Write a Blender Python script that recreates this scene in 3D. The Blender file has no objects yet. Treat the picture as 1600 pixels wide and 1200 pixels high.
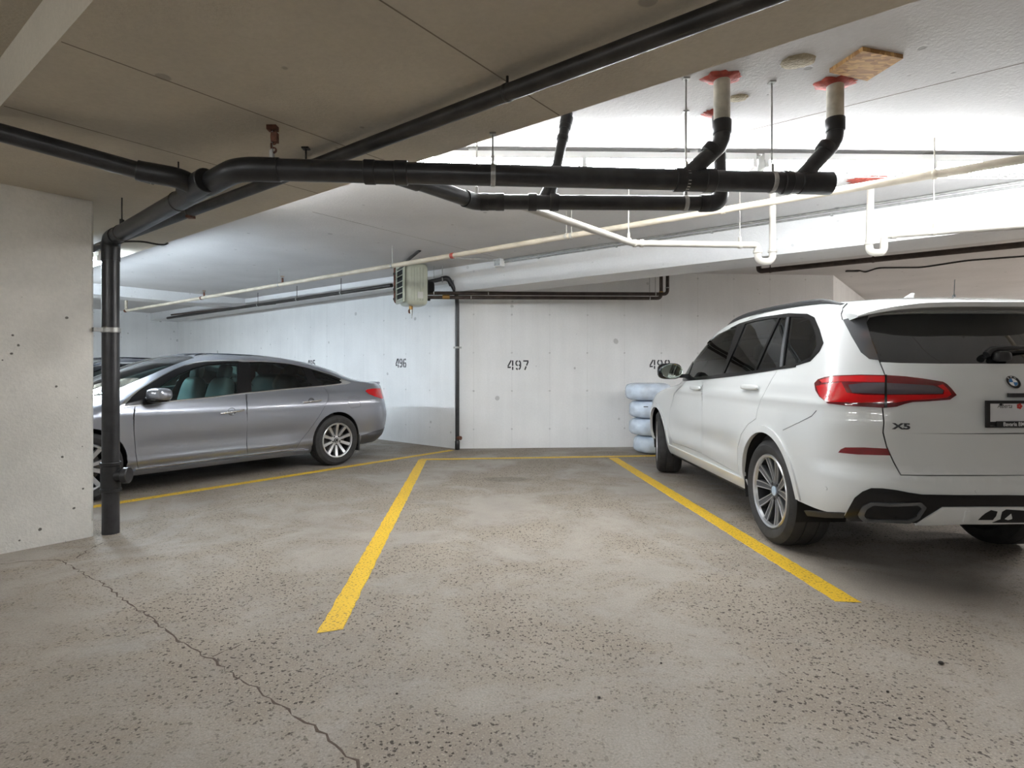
import bpy, bmesh, math, random
import numpy as np
from mathutils import Vector, Matrix
from mathutils.geometry import delaunay_2d_cdt

SC = bpy.context.scene
COL = SC.collection
random.seed(7)
RNG = np.random.default_rng(7)

# ------------------------------------------------------------------ camera
F, H, HORIZON = 900.0, 1.25, 580.0          # focal length in pixels, eye height in metres, horizon row
cam_d = bpy.data.cameras.new('camera')
cam_d.sensor_width = 36.0
cam_d.lens = 36.0 * F / 1600.0
cam_d.shift_y = -(600.0 - HORIZON) / 1600.0
cam_d.clip_start = 0.05
cam = bpy.data.objects.new('camera', cam_d)
COL.objects.link(cam)
cam.location = (0, 0, H)
cam.rotation_euler = (math.pi / 2, 0, 0)
SC.camera = cam

# ------------------------------------------------------------------ world and exposure
wd = bpy.data.worlds.new('world')
SC.world = wd
wd.use_nodes = True
wd.node_tree.nodes['Background'].inputs[0].default_value = (0.8, 0.82, 0.85, 1)
wd.node_tree.nodes['Background'].inputs[1].default_value = 0.02
SC.view_settings.view_transform = 'Standard'
SC.view_settings.look = 'None'
SC.view_settings.gamma = 1.0
SC.view_settings.exposure = 0.76
SC.view_settings.use_curve_mapping = False
LAMP_A = 73.0      # tubes in the raised bay above the empty stall
LAMP_B = 128.0       # tubes under the low slab: one seen past the column, others added unseen
LAMP_C = 66.0  # added unseen tubes over the drive aisle, fill from behind the camera
LAMP_E = 34.0       # added tubes hidden behind the low slab edge, fill for the back wall
LAMP_D = 275.0      # added unseen tubes beyond the long beam       # brighten the dark area past the SUV

# ------------------------------------------------------------------ pixel to place helpers
UX = 1163.0 / F
UV_U = Vector((-UX, 1, 0)).normalized()          # garage axis u (along the long beam)
UV_V = Vector((UV_U.y, -UV_U.x, 0))              # garage axis v (across it)
EYE = Vector((0, 0, H))
def ray(px, py): return Vector(((px - 800.0) / F, 1.0, (HORIZON - py) / F))
def atZ(px, py, z): d = ray(px, py); return EYE + d * ((z - H) / d.z)
def atY(px, py, y): return EYE + ray(px, py) * y
def atv(px, py, v): d = ray(px, py); return EYE + d * (v / d.dot(UV_V))
def uv(u, v, z=0.0): p = UV_U * u + UV_V * v; return Vector((p.x, p.y, z))

# ------------------------------------------------------------------ materials
def nodes_of(m):
    m.use_nodes = True
    return m.node_tree.nodes, m.node_tree.links
def lin(c):
    return tuple(((x / 12.92) if x <= 0.04045 else ((x + 0.055) / 1.055) ** 2.4) for x in c)
def rgb(r, g, b): return lin((r / 255.0, g / 255.0, b / 255.0))
MATS = {}
def pm(name, c, rough=0.5, metal=0.0, coat=0.0, noise=None, bump=None, spec=0.5, c2=None, coat_rough=0.03):
    """plain procedural material: noise=(scale, amount) colour variation, bump=(scale, strength)"""
    m = bpy.data.materials.new(name)
    N, L = nodes_of(m)
    b = N['Principled BSDF']
    b.inputs['Base Color'].default_value = (*c, 1)
    b.inputs['Roughness'].default_value = rough
    b.inputs['Metallic'].default_value = metal
    b.inputs['Coat Weight'].default_value = coat
    b.inputs['Coat Roughness'].default_value = coat_rough
    b.inputs['Specular IOR Level'].default_value = spec
    tc = N.new('ShaderNodeTexCoord')
    if noise:
        n = N.new('ShaderNodeTexNoise'); n.inputs['Scale'].default_value = noise[0]; n.inputs['Detail'].default_value = 5
        r = N.new('ShaderNodeValToRGB')
        a = noise[1]
        lo = c2 if c2 else tuple(x * (1 - a) for x in c)
        hi = tuple(min(1, x * (1 + (0 if c2 else a))) for x in c)
        r.color_ramp.elements[0].color = (*lo, 1); r.color_ramp.elements[1].color = (*hi, 1)
        r.color_ramp.elements[0].position = 0.35; r.color_ramp.elements[1].position = 0.65
        L.new(tc.outputs['Object'], n.inputs['Vector']); L.new(n.outputs['Fac'], r.inputs['Fac'])
        L.new(r.outputs['Color'], b.inputs['Base Color'])
    if bump:
        n2 = N.new('ShaderNodeTexNoise'); n2.inputs['Scale'].default_value = bump[0]; n2.inputs['Detail'].default_value = 4
        bp = N.new('ShaderNodeBump'); bp.inputs['Strength'].default_value = bump[1]; bp.inputs['Distance'].default_value = 0.01
        L.new(tc.outputs['Object'], n2.inputs['Vector']); L.new(n2.outputs['Fac'], bp.inputs['Height'])
        L.new(bp.outputs['Normal'], b.inputs['Normal'])
    MATS[name] = m
    return m
def emit(name, c, s):
    m = bpy.data.materials.new(name)
    N, L = nodes_of(m)
    N.remove(N['Principled BSDF'])
    e = N.new('ShaderNodeEmission'); e.inputs[0].default_value = (*c, 1); e.inputs[1].default_value = s
    L.new(e.outputs[0], N['Material Output'].inputs[0])
    return m
def glass(name, tint, rough=0.0, spec_c=(1, 1, 1)):
    m = bpy.data.materials.new(name)
    N, L = nodes_of(m)
    N.remove(N['Principled BSDF'])
    t = N.new('ShaderNodeBsdfTransparent'); t.inputs[0].default_value = (*tint, 1)
    g = N.new('ShaderNodeBsdfGlossy'); g.inputs['Color'].default_value = (*spec_c, 1); g.inputs['Roughness'].default_value = rough
    f = N.new('ShaderNodeFresnel'); f.inputs['IOR'].default_value = 1.55
    x = N.new('ShaderNodeMixShader')
    L.new(f.outputs[0], x.inputs[0]); L.new(t.outputs[0], x.inputs[1]); L.new(g.outputs[0], x.inputs[2])
    L.new(x.outputs[0], N['Material Output'].inputs[0])
    return m

def concrete(name, c, stain=0.10, pits=0.0, pit_scale=9.0, forms=None, rough=0.75, bumpk=0.25, streak=0.0, blotch=1.1, pit_c=(0.09, 0.08, 0.07)):
    """painted or bare concrete: cloudy tone, air-bubble pits, optional grid of form-tie marks and board seams"""
    m = bpy.data.materials.new(name)
    N, L = nodes_of(m)
    b = N['Principled BSDF']; b.inputs['Roughness'].default_value = rough; b.inputs['Specular IOR Level'].default_value = 0.3
    tc = N.new('ShaderNodeTexCoord')
    def noise(sc, det=5, ro=0.55, vec=None):
        n = N.new('ShaderNodeTexNoise'); n.inputs['Scale'].default_value = sc; n.inputs['Detail'].default_value = det
        n.inputs['Roughness'].default_value = ro
        L.new(vec if vec else tc.outputs['Object'], n.inputs['Vector']); return n.outputs['Fac']
    def math_(op, a, bb=None, clamp=False):
        n = N.new('ShaderNodeMath'); n.operation = op; n.use_clamp = clamp
        for i, v in enumerate((a, bb)):
            if v is None: continue
            if isinstance(v, (int, float)): n.inputs[i].default_value = v
            else: L.new(v, n.inputs[i])
        return n.outputs[0]
    def rng(v, a, bb, c0, c1):
        n = N.new('ShaderNodeMapRange'); n.inputs[1].default_value = a; n.inputs[2].default_value = bb
        n.inputs[3].default_value = c0; n.inputs[4].default_value = c1; L.new(v, n.inputs[0]); return n.outputs[0]
    tone = rng(noise(blotch, 6), 0.3, 0.7, 1 - stain, 1 + stain * 0.4)
    fine = rng(noise(38, 3), 0.3, 0.7, 1 - stain * 0.35, 1 + stain * 0.15)
    k = math_('MULTIPLY', tone, fine)
    hgt = noise(60, 4)
    if streak:
        mp = N.new('ShaderNodeMapping'); mp.inputs['Scale'].default_value = (7, 7, 0.5)
        L.new(tc.outputs['Object'], mp.inputs['Vector'])
        k = math_('MULTIPLY', k, rng(noise(1.0, 4, 0.6, mp.outputs[0]), 0.35, 0.6, 1 - streak, 1.0))
    if pits:
        v = N.new('ShaderNodeTexVoronoi'); v.inputs['Scale'].default_value = pit_scale; v.inputs['Randomness'].default_value = 1
        L.new(tc.outputs['Object'], v.inputs['Vector'])
        sz = rng(noise(pit_scale * 0.9, 2), 0.40, 0.72, 0.0, 0.17)
        dd = math_('SUBTRACT', v.outputs['Distance'], sz)
        mask = rng(dd, -0.02, 0.015, 1.0, 0.0)
        k2 = math_('MULTIPLY', mask, pits)
        hgt = math_('SUBTRACT', hgt, math_('MULTIPLY', mask, 1.2))
    else: k2 = None
    if forms:
        sx, sz_, r_ = forms
        sep = N.new('ShaderNodeSeparateXYZ'); L.new(tc.outputs['Object'], sep.inputs[0])
        fx = math_('SUBTRACT', math_('FRACT', math_('DIVIDE', sep.outputs[0], sx)), 0.5)
        fz = math_('SUBTRACT', math_('FRACT', math_('DIVIDE', sep.outputs[2], sz_)), 0.5)
        ax = math_('MULTIPLY', math_('ABSOLUTE', fx), sx); az = math_('MULTIPLY', math_('ABSOLUTE', fz), sz_)
        dist = math_('SQRT', math_('ADD', math_('MULTIPLY', ax, ax), math_('MULTIPLY', az, az)))
        dist = math_('ADD', dist, math_('MULTIPLY', math_('SUBTRACT', noise(23, 2), 0.5), r_ * 1.5))
        tie = rng(dist, r_ * 0.7, r_ * 1.3, 0.38, 0.0)
        seam = rng(ax, 0.003, 0.007, 0.10, 0.0)
        t2 = math_('MAXIMUM', tie, seam)
        t2 = math_('MULTIPLY', t2, rng(noise(2.3, 3), 0.35, 0.6, 0.35, 1.0))
        k2 = math_('MAXIMUM', k2, t2) if k2 is not None else t2
        hgt = math_('SUBTRACT', hgt, math_('MULTIPLY', tie, 1.5))
    mul = N.new('ShaderNodeVectorMath'); mul.operation = 'SCALE'; mul.inputs[0].default_value = c
    L.new(k, mul.inputs['Scale'])
    out = mul.outputs[0]
    if k2 is not None:
        mx = N.new('ShaderNodeMix'); mx.data_type = 'RGBA'
        L.new(k2, mx.inputs[0]); L.new(out, mx.inputs[6]); mx.inputs[7].default_value = (*pit_c, 1)
        out = mx.outputs[2]
    L.new(out, b.inputs['Base Color'])
    bp = N.new('ShaderNodeBump'); bp.inputs['Strength'].default_value = bumpk; bp.inputs['Distance'].default_value = 0.012
    L.new(hgt, bp.inputs['Height']); L.new(bp.outputs['Normal'], b.inputs['Normal'])
    return m

def floor_material():
    m = bpy.data.materials.new('worn_concrete_floor')
    N, L = nodes_of(m)
    b = N['Principled BSDF']; b.inputs['Specular IOR Level'].default_value = 0.35
    tc = N.new('ShaderNodeTexCoord')
    def noise(sc, det=5, ro=0.55, vec=None, dist=0.0):
        n = N.new('ShaderNodeTexNoise'); n.inputs['Scale'].default_value = sc; n.inputs['Detail'].default_value = det
        n.inputs['Roughness'].default_value = ro; n.inputs['Distortion'].default_value = dist
        L.new(vec if vec else tc.outputs['Object'], n.inputs['Vector']); return n.outputs['Fac']
    def M(op, a, bb=None, clamp=False):
        n = N.new('ShaderNodeMath'); n.operation = op; n.use_clamp = clamp
        for i, v in enumerate((a, bb)):
            if v is None: continue
            if isinstance(v, (int, float)): n.inputs[i].default_value = v
            else: L.new(v, n.inputs[i])
        return n.outputs[0]
    def R(v, a, bb, c0, c1):
        n = N.new('ShaderNodeMapRange'); n.inputs[1].default_value = a; n.inputs[2].default_value = bb
        n.inputs[3].default_value = c0; n.inputs[4].default_value = c1; L.new(v, n.inputs[0]); return n.outputs[0]
    worn = R(noise(1.05, 6, 0.66, dist=0.4), 0.40, 0.56, 0.0, 1.0)            # where the trowelled skin has worn off
    big = R(noise(0.33, 4), 0.3, 0.7, 0.86, 1.08)
    mid = R(noise(3.1, 6, 0.65), 0.3, 0.7, 0.90, 1.07)
    gra = R(noise(120, 3, 0.75), 0.3, 0.7, 0.72, 1.20)
    k = M('MULTIPLY', M('MULTIPLY', big, mid), gra)
    v = N.new('ShaderNodeTexVoronoi'); v.inputs['Scale'].default_value = 64; L.new(tc.outputs['Object'], v.inputs['Vector'])
    n1 = noise(38, 4, 0.65)
    pit = R(M('SUBTRACT', v.outputs['Distance'], R(n1, 0.42, 0.66, 0.0, 0.62)), -0.04, 0.03, 1.0, 0.0)
    pit = M('MULTIPLY', pit, R(worn, 0, 1, 0.05, 0.95))
    v2 = N.new('ShaderNodeTexVoronoi'); v2.inputs['Scale'].default_value = 11; L.new(tc.outputs['Object'], v2.inputs['Vector'])
    chip = R(M('SUBTRACT', v2.outputs['Distance'], R(noise(9, 2), 0.58, 0.8, 0.0, 0.16)), -0.02, 0.01, 0.75, 0.0)
    pit = M('MAXIMUM', pit, chip)
    v3 = N.new('ShaderNodeTexVoronoi'); v3.inputs['Scale'].default_value = 70; L.new(tc.outputs['Object'], v3.inputs['Vector'])
    peb = M('MULTIPLY', R(v3.outputs['Distance'], 0.16, 0.26, 1.0, 0.0), R(worn, 0, 1, 0.05, 0.35))
    col = N.new('ShaderNodeMix'); col.data_type = 'RGBA'
    col.inputs[6].default_value = (*rgb(153, 145, 136), 1)      # trowelled skin
    col.inputs[7].default_value = (*rgb(147, 137, 125), 1)      # worn, sandy
    L.new(worn, col.inputs[0])
    # a damp oval mark on the slab in front of the wall
    def oval(cx, cy, rx, ry, val):
        mp = N.new('ShaderNodeMapping'); mp.vector_type = 'POINT'
        mp.inputs['Location'].default_value = (-cx / rx, -cy / ry, 0); mp.inputs['Scale'].default_value = (1 / rx, 1 / ry, 0)
        L.new(tc.outputs['Object'], mp.inputs['Vector'])
        ln = N.new('ShaderNodeVectorMath'); ln.operation = 'LENGTH'; L.new(mp.outputs[0], ln.inputs[0])
        d = M('ADD', ln.outputs['Value'], M('MULTIPLY', M('SUBTRACT', noise(5, 3), 0.5), 0.8))
        return R(d, 0.7, 1.2, val, 1.0)
    p = atZ(792, 749, 0)
    k = M('MULTIPLY', k, oval(p.x, p.y, 0.27, 0.16, 0.72))
    # tyre-polished streaks running into the stall
    mul = N.new('ShaderNodeVectorMath'); mul.operation = 'SCALE'; L.new(col.outputs[2], mul.inputs[0]); L.new(k, mul.inputs['Scale'])
    mx = N.new('ShaderNodeMix'); mx.data_type = 'RGBA'; L.new(pit, mx.inputs[0]); L.new(mul.outputs[0], mx.inputs[6])
    mx.inputs[7].default_value = (*rgb(62, 54, 47), 1)
    mx2 = N.new('ShaderNodeMix'); mx2.data_type = 'RGBA'; L.new(peb, mx2.inputs[0]); L.new(mx.outputs[2], mx2.inputs[6])
    mx2.inputs[7].default_value = (*rgb(196, 184, 168), 1)
    L.new(mx2.outputs[2], b.inputs['Base Color'])
    L.new(R(worn, 0, 1, 0.52, 0.8), b.inputs['Roughness'])
    h = M('SUBTRACT', M('MULTIPLY', noise(55, 4), 0.5), M('MULTIPLY', pit, 0.9))
    bp = N.new('ShaderNodeBump'); bp.inputs['Strength'].default_value = 0.55; bp.inputs['Distance'].default_value = 0.01
    L.new(h, bp.inputs['Height']); L.new(bp.outputs['Normal'], b.inputs['Normal'])
    return m

def line_paint():
    m = bpy.data.materials.new('yellow_line_paint')
    N, L = nodes_of(m)
    b = N['Principled BSDF']; b.inputs['Roughness'].default_value = 0.6
    tc = N.new('ShaderNodeTexCoord')
    n = N.new('ShaderNodeTexNoise'); n.inputs['Scale'].default_value = 75; n.inputs['Detail'].default_value = 3
    n2 = N.new('ShaderNodeTexNoise'); n2.inputs['Scale'].default_value = 2.2; n2.inputs['Detail'].default_value = 4
    for q in (n, n2): L.new(tc.outputs['Object'], q.inputs['Vector'])
    r = N.new('ShaderNodeValToRGB'); r.color_ramp.elements[0].position = 0.36; r.color_ramp.elements[1].position = 0.43
    r.color_ramp.elements[0].color = (*rgb(150, 120, 50), 1); r.color_ramp.elements[1].color = (*rgb(228, 186, 44), 1)
    L.new(n.outputs['Fac'], r.inputs['Fac'])
    r2 = N.new('ShaderNodeValToRGB'); r2.color_ramp.elements[0].color = (0.86, 0.84, 0.8, 1); r2.color_ramp.elements[1].color = (1, 1, 1, 1)
    L.new(n2.outputs['Fac'], r2.inputs['Fac'])
    mx = N.new('ShaderNodeMix'); mx.data_type = 'RGBA'; mx.blend_type = 'MULTIPLY'; mx.inputs[0].default_value = 1
    L.new(r.outputs[0], mx.inputs[6]); L.new(r2.outputs[0], mx.inputs[7]); L.new(mx.outputs[2], b.inputs['Base Color'])
    bp = N.new('ShaderNodeBump'); bp.inputs['Strength'].default_value = 0.5; bp.inputs['Distance'].default_value = 0.004
    L.new(n.outputs['Fac'], bp.inputs['Height']); L.new(bp.outputs['Normal'], b.inputs['Normal'])
    return m

def osb_material():
    m = bpy.data.materials.new('strand_board')
    N, L = nodes_of(m)
    b = N['Principled BSDF']; b.inputs['Roughness'].default_value = 0.7
    tc = N.new('ShaderNodeTexCoord')
    v = N.new('ShaderNodeTexVoronoi'); v.inputs['Scale'].default_value = 26
    mp = N.new('ShaderNodeMapping'); mp.inputs['Scale'].default_value = (1.0, 2.6, 1); mp.inputs['Rotation'].default_value = (0, 0, 0.6)
    L.new(tc.outputs['Object'], mp.inputs[0]); L.new(mp.outputs[0], v.inputs['Vector'])
    r = N.new('ShaderNodeValToRGB')
    r.color_ramp.elements[0].color = (*rgb(150, 108, 62), 1); r.color_ramp.elements[1].color = (*rgb(214, 172, 112), 1)
    s = N.new('ShaderNodeSeparateColor'); L.new(v.outputs['Color'], s.inputs[0]); L.new(s.outputs[0], r.inputs[0])
    L.new(r.outputs[0], b.inputs['Base Color'])
    return m

M_FLOOR = floor_material()
M_LINE = line_paint()
M_OSB = osb_material()
M_WALL = concrete('painted_wall_white', rgb(236, 236, 235), stain=0.08, pits=0.35, pit_scale=3.5, forms=(0.62, 0.62, 0.014), streak=0.03)
M_COLUMN = concrete('column_concrete', rgb(226, 223, 216), stain=0.14, pits=0.9, pit_scale=11, bumpk=0.4, blotch=2.2)
M_SLAB = concrete('low_slab_concrete', rgb(192, 184, 168), stain=0.16, pits=0.4, pit_scale=4.0)
M_CEIL = concrete('raised_ceiling_paint', rgb(208, 206, 205), stain=0.10, pits=0.4, pit_scale=5.0)
M_BEAM = concrete('beam_paint', rgb(226, 226, 226), stain=0.08, pits=0.2, pit_scale=6.0)
M_JOINT = pm('joint_line', rgb(120, 110, 98), 0.9)  # dark seam colour of the form-board joints
M_CRACK = pm('crack_fill', rgb(84, 72, 63), 0.95, bump=(60, 0.6))
M_ABS = pm('black_drain_plastic', rgb(42, 42, 44), 0.33, noise=(14, 0.25))
M_ABS2 = pm('black_fitting_plastic', rgb(30, 30, 32), 0.4, noise=(20, 0.2))
M_LABEL = pm('pale_sticker', rgb(205, 205, 200), 0.6)
M_STEEL = pm('black_steel_pipe', rgb(46, 43, 40), 0.45, metal=0.3, noise=(9, 0.35))
M_BROWN = pm('brown_iron_pipe', rgb(62, 52, 46), 0.6, metal=0.2, noise=(11, 0.3))
M_BEIGE = pm('cream_painted_pipe', rgb(194, 184, 166), 0.5, noise=(5, 0.14))
M_PVC = pm('white_drain_plastic', rgb(172, 167, 158), 0.35, noise=(6, 0.10))
M_OLDPVC = pm('grey_stained_pipe', rgb(188, 184, 172), 0.6, noise=(9, 0.3))
M_GALV = pm('galvanised_steel', rgb(168, 168, 165), 0.4, metal=0.7, noise=(25, 0.15))
M_RUST = pm('rusty_steel', rgb(98, 62, 47), 0.8, noise=(30, 0.4))
M_RED = pm('red_firestop', rgb(160, 70, 58), 0.7, noise=(28, 0.3), bump=(45, 0.5))
M_PATCH = concrete('rough_plug_concrete', rgb(176, 164, 138), stain=0.3, pits=0.6, pit_scale=26, bumpk=0.9, blotch=8)
M_HEAT = pm('heater_enamel', rgb(186, 190, 174), 0.35, noise=(3, 0.05))
M_DARK = pm('dark_void', rgb(14, 14, 15), 0.8)
M_BRASS = pm('brass_valve', rgb(150, 116, 66), 0.4, metal=0.6)
M_WHITEMETAL = pm('white_enamel', rgb(236, 236, 234), 0.35)
M_CABLE = pm('black_cable', rgb(34, 31, 29), 0.6)
M_STENCIL = pm('black_stencil_paint', rgb(62, 62, 64), 0.75, noise=(40, 0.25))
M_BAG = pm('pale_blue_plastic_bag', rgb(200, 212, 226), 0.22, noise=(6, 0.12), bump=(14, 0.8), coat=0.3)
M_STONE = pm('dark_pebble', rgb(58, 52, 48), 0.85, bump=(60, 0.5))
M_TUBE_A = emit('tube_neutral', (0.95, 0.985, 1.02), LAMP_A)
M_TUBE_B = emit('tube_cool', (0.80, 0.93, 1.05), LAMP_B)
M_TUBE_C = emit('tube_added_aisle', (0.96, 0.985, 1.0), LAMP_C)
M_TUBE_E = emit('tube_added_edge', (0.95, 0.985, 1.02), LAMP_E)
M_TUBE_D = emit('tube_added_beyond', (1.0, 0.97, 0.95), LAMP_D)

# ------------------------------------------------------------------ mesh helpers
def T(o, label, cat, group=None):
    o['label'] = label; o['category'] = cat
    if group: o['group'] = group
    return o
def thing(name, label, cat, loc=(0, 0, 0), rz=0.0, group=None):
    o = bpy.data.objects.new(name, None); COL.objects.link(o)
    o.location = loc; o.rotation_euler = (0, 0, rz); o.empty_display_size = 0.1
    return T(o, label, cat, group)
def mesh(name, vf, mat, parent=None, smooth=False, local=False, kind=None):
    """vf=(verts, faces) in world coordinates unless local; the parent's transform is taken off"""
    v, f = vf
    me = bpy.data.meshes.new(name)
    vv = [Vector(p) for p in v]
    if parent is not None and not local:
        mi = base_matrix(parent).inverted()
        vv = [mi @ p for p in vv]
    me.from_pydata([tuple(p) for p in vv], [], [tuple(x) for x in f])
    me.materials.append(mat)
    if smooth:
        me.polygons.foreach_set('use_smooth', [True] * len(me.polygons))
        if smooth is not True: me.set_sharp_from_angle(angle=math.radians(smooth))
    me.update()
    o = bpy.data.objects.new(name, me); COL.objects.link(o)
    if parent is not None: o.parent = parent
    if kind: o['kind'] = kind
    return o
def base_matrix(o):
    m = Matrix.LocRotScale(o.location, o.rotation_euler, o.scale)
    return (base_matrix(o.parent) @ m) if o.parent else m
def join(*parts):
    V, Fc = [], []
    for v, f in parts:
        n = len(V); V += [tuple(p) for p in v]; Fc += [tuple(i + n for i in x) for x in f]
    return V, Fc
def box(c, s, ax=None):
    """box with centre c, size s, along axes ax (three vectors)"""
    c = Vector(c); ax = ax or (Vector((1, 0, 0)), Vector((0, 1, 0)), Vector((0, 0, 1)))
    V = []
    for k in (-1, 1):
        for j in (-1, 1):
            for i in (-1, 1):
                V.append(c + ax[0] * (i * s[0] / 2) + ax[1] * (j * s[1] / 2) + ax[2] * (k * s[2] / 2))
    return V, [(0, 2, 3, 1), (4, 5, 7, 6), (0, 1, 5, 4), (2, 6, 7, 3), (0, 4, 6, 2), (1, 3, 7, 5)]
def prism(poly, z0, z1):
    """vertical prism over a plan polygon (counter-clockwise)"""
    n = len(poly)
    V = [(p[0], p[1], z0) for p in poly] + [(p[0], p[1], z1) for p in poly]
    Fc = [tuple(reversed(range(n))), tuple(range(n, 2 * n))]
    for i in range(n):
        j = (i + 1) % n
        Fc.append((i, j, j + n, i + n))
    return V, Fc
def uvbox(u0, u1, v0, v1, z0, z1):
    c = uv((u0 + u1) / 2, (v0 + v1) / 2, (z0 + z1) / 2)
    return box(c, (abs(u1 - u0), abs(v1 - v0), z1 - z0), (UV_U, -UV_V, Vector((0, 0, 1))))
def fillet(pts, r, n=6):
    pts = [Vector(p) for p in pts]
    out = [pts[0]]
    for i in range(1, len(pts) - 1):
        a, b, c = pts[i - 1], pts[i], pts[i + 1]
        d0, d1 = (a - b), (c - b)
        k = min(r, d0.length * 0.49, d1.length * 0.49)
        p0, p1 = b + d0.normalized() * k, b + d1.normalized() * k
        for j in range(n + 1):
            t = j / n
            out.append(p0.lerp(b, t).lerp(b.lerp(p1, t), t))
    out.append(pts[-1])
    return out
def tube(path, r, seg=14, caps=True, r_end=None):
    path = [Vector(p) for p in path]
    n = len(path)
    V, Fc = [], []
    t0 = (path[1] - path[0]).normalized()
    up = Vector((0, 0, 1)) if abs(t0.z) < 0.9 else Vector((1, 0, 0))
    nx = (up - t0 * up.dot(t0)).normalized()
    for i, p in enumerate(path):
        if i == 0: t = t0
        elif i == n - 1: t = (path[-1] - path[-2]).normalized()
        else: t = ((path[i + 1] - p).normalized() + (p - path[i - 1]).normalized()).normalized()
        nx = (nx - t * nx.dot(t)).normalized()
        ny = t.cross(nx)
        rr = r if r_end is None else r + (r_end - r) * i / (n - 1)
        for k in range(seg):
            a = 2 * math.pi * k / seg
            V.append(p + nx * (rr * math.cos(a)) + ny * (rr * math.sin(a)))
    for i in range(n - 1):
        for k in range(seg):
            q = (k + 1) % seg
            Fc.append((i * seg + k, i * seg + q, (i + 1) * seg + q, (i + 1) * seg + k))
    if caps:
        Fc.append(tuple(reversed(range(seg)))); Fc.append(tuple(range((n - 1) * seg, n * seg)))
    return V, Fc
def sleeve(p, d, r, w, seg=18):
    """short collar of radius r and width w centred on p along d, with softened ends"""
    p = Vector(p); d = Vector(d).normalized()
    a = [(-w / 2, r * 0.94), (-w / 2 + 0.004, r), (w / 2 - 0.004, r), (w / 2, r * 0.94)]
    up = Vector((0, 0, 1)) if abs(d.z) < 0.9 else Vector((1, 0, 0))
    nx = (up - d * up.dot(d)).normalized(); ny = d.cross(nx)
    V, Fc = [], []
    for t, rr in a:
        for k in range(seg):
            an = 2 * math.pi * k / seg
            V.append(p + d * t + nx * (rr * math.cos(an)) + ny * (rr * math.sin(an)))
    m = len(a)
    for i in range(m - 1):
        for k in range(seg):
            q = (k + 1) % seg
            Fc.append((i * seg + k, i * seg + q, (i + 1) * seg + q, (i + 1) * seg + k))
    Fc.append(tuple(reversed(range(seg)))); Fc.append(tuple(range((m - 1) * seg, m * seg)))
    return V, Fc
def lathe(prof, axis_o, axis_d, seg=40, closed=False):
    """prof: list of (t along axis, radius)"""
    o = Vector(axis_o); d = Vector(axis_d).normalized()
    up = Vector((0, 0, 1)) if abs(d.z) < 0.9 else Vector((1, 0, 0))
    nx = (up - d * up.dot(d)).normalized(); ny = d.cross(nx)
    V, Fc = [], []
    for t, rr in prof:
        for k in range(seg):
            an = 2 * math.pi * k / seg
            V.append(o + d * t + nx * (rr * math.cos(an)) + ny * (rr * math.sin(an)))
    m = len(prof)
    for i in range(m if closed else m - 1):
        j = (i + 1) % m
        for k in range(seg):
            q = (k + 1) % seg
            Fc.append((i * seg + k, i * seg + q, j * seg + q, j * seg + k))
    return V, Fc
def blob(c, s, ax=None, e=2.6, nu=20, nv=12):
    """superellipsoid: rounded block with centre c and half sizes s"""
    c = Vector(c); ax = ax or (Vector((1, 0, 0)), Vector((0, 1, 0)), Vector((0, 0, 1)))
    def pw(x): return math.copysign(abs(x) ** (2.0 / e), x)
    V = []
    for i in range(nv + 1):
        ph = -math.pi / 2 + math.pi * i / nv
        for k in range(nu):
            th = 2 * math.pi * k / nu
            x, y, z = pw(math.cos(ph)) * pw(math.cos(th)), pw(math.cos(ph)) * pw(math.sin(th)), pw(math.sin(ph))
            V.append(c + ax[0] * (s[0] * x) + ax[1] * (s[1] * y) + ax[2] * (s[2] * z))
    Fc = []
    for i in range(nv):
        for k in range(nu):
            q = (k + 1) % nu
            Fc.append((i * nu + k, i * nu + q, (i + 1) * nu + q, (i + 1) * nu + k))
    return V, Fc
def struct(name, vf, mat, parent=None):
    o = mesh(name, vf, mat, parent)
    o['kind'] = 'structure'
    return o
# ------------------------------------------------------------------ the building
ZC, ZS, ZN = 2.875, 2.534, 2.77       # raised ceiling, low slab band, ceiling over the aisle
V0, V1 = 0.69, 2.44                   # low slab band
VB0, VB1 = 6.555, 7.14                # long beam
ZB, ZBL = 2.487, 2.674                # beam undersides
CORNER = atZ(710, 701, 0)
WDIR = Vector((-1066.0 / F, 1, 0)).normalized()
FARC = CORNER + WDIR * ((17.86 - CORNER.dot(UV_U)) / WDIR.dot(UV_U))
BDIR = Vector((1, 63.0 / F, 0)).normalized()
RCORN = CORNER + BDIR * 6.38

floor = struct('floor', uvbox(-10.3, 18.3, -8.3, 18.3, -0.25, 0.0), M_FLOOR)
def wall(name, p0, p1, z1, th, mat):
    d = p1 - p0; L_ = math.hypot(d.x, d.y)
    o = struct(name, box((L_ / 2, th / 2, z1 / 2), (L_, th, z1)), mat)
    o.location = (p0.x, p0.y, 0); o.rotation_euler = (0, 0, math.atan2(d.y, d.x))
    return o
wall('wall_left', FARC, CORNER, 2.80, 0.3, M_WALL)
wall('wall_back', CORNER, RCORN, ZC, 0.3, M_WALL)
wall('wall_return', RCORN, RCORN + UV_V * 8, ZC, 0.3, M_WALL)
wall('wall_far', FARC - UV_V * 16, FARC, ZC, 0.3, M_WALL)
wall('wall_distant', uv(4, 18), uv(-10, 18), ZC, 0.3, M_WALL)
wall('wall_right', uv(-10, 18), uv(-10, -8), ZC, 0.3, M_WALL)
wall('wall_rear', uv(-10, -8), uv(18, -8), ZC, 0.3, M_WALL)
ceil = struct('ceiling', uvbox(-10.3, 18.3, V1, 18.3, ZC, 3.15), M_CEIL)
slab = struct('ceiling_low_slab', uvbox(-10.3, 18.3, V0, V1, ZS, 3.15), M_SLAB)
struct('ceiling_aisle', uvbox(-10.3, 18.3, -8.3, V0, ZN, 3.15), M_SLAB)
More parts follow.
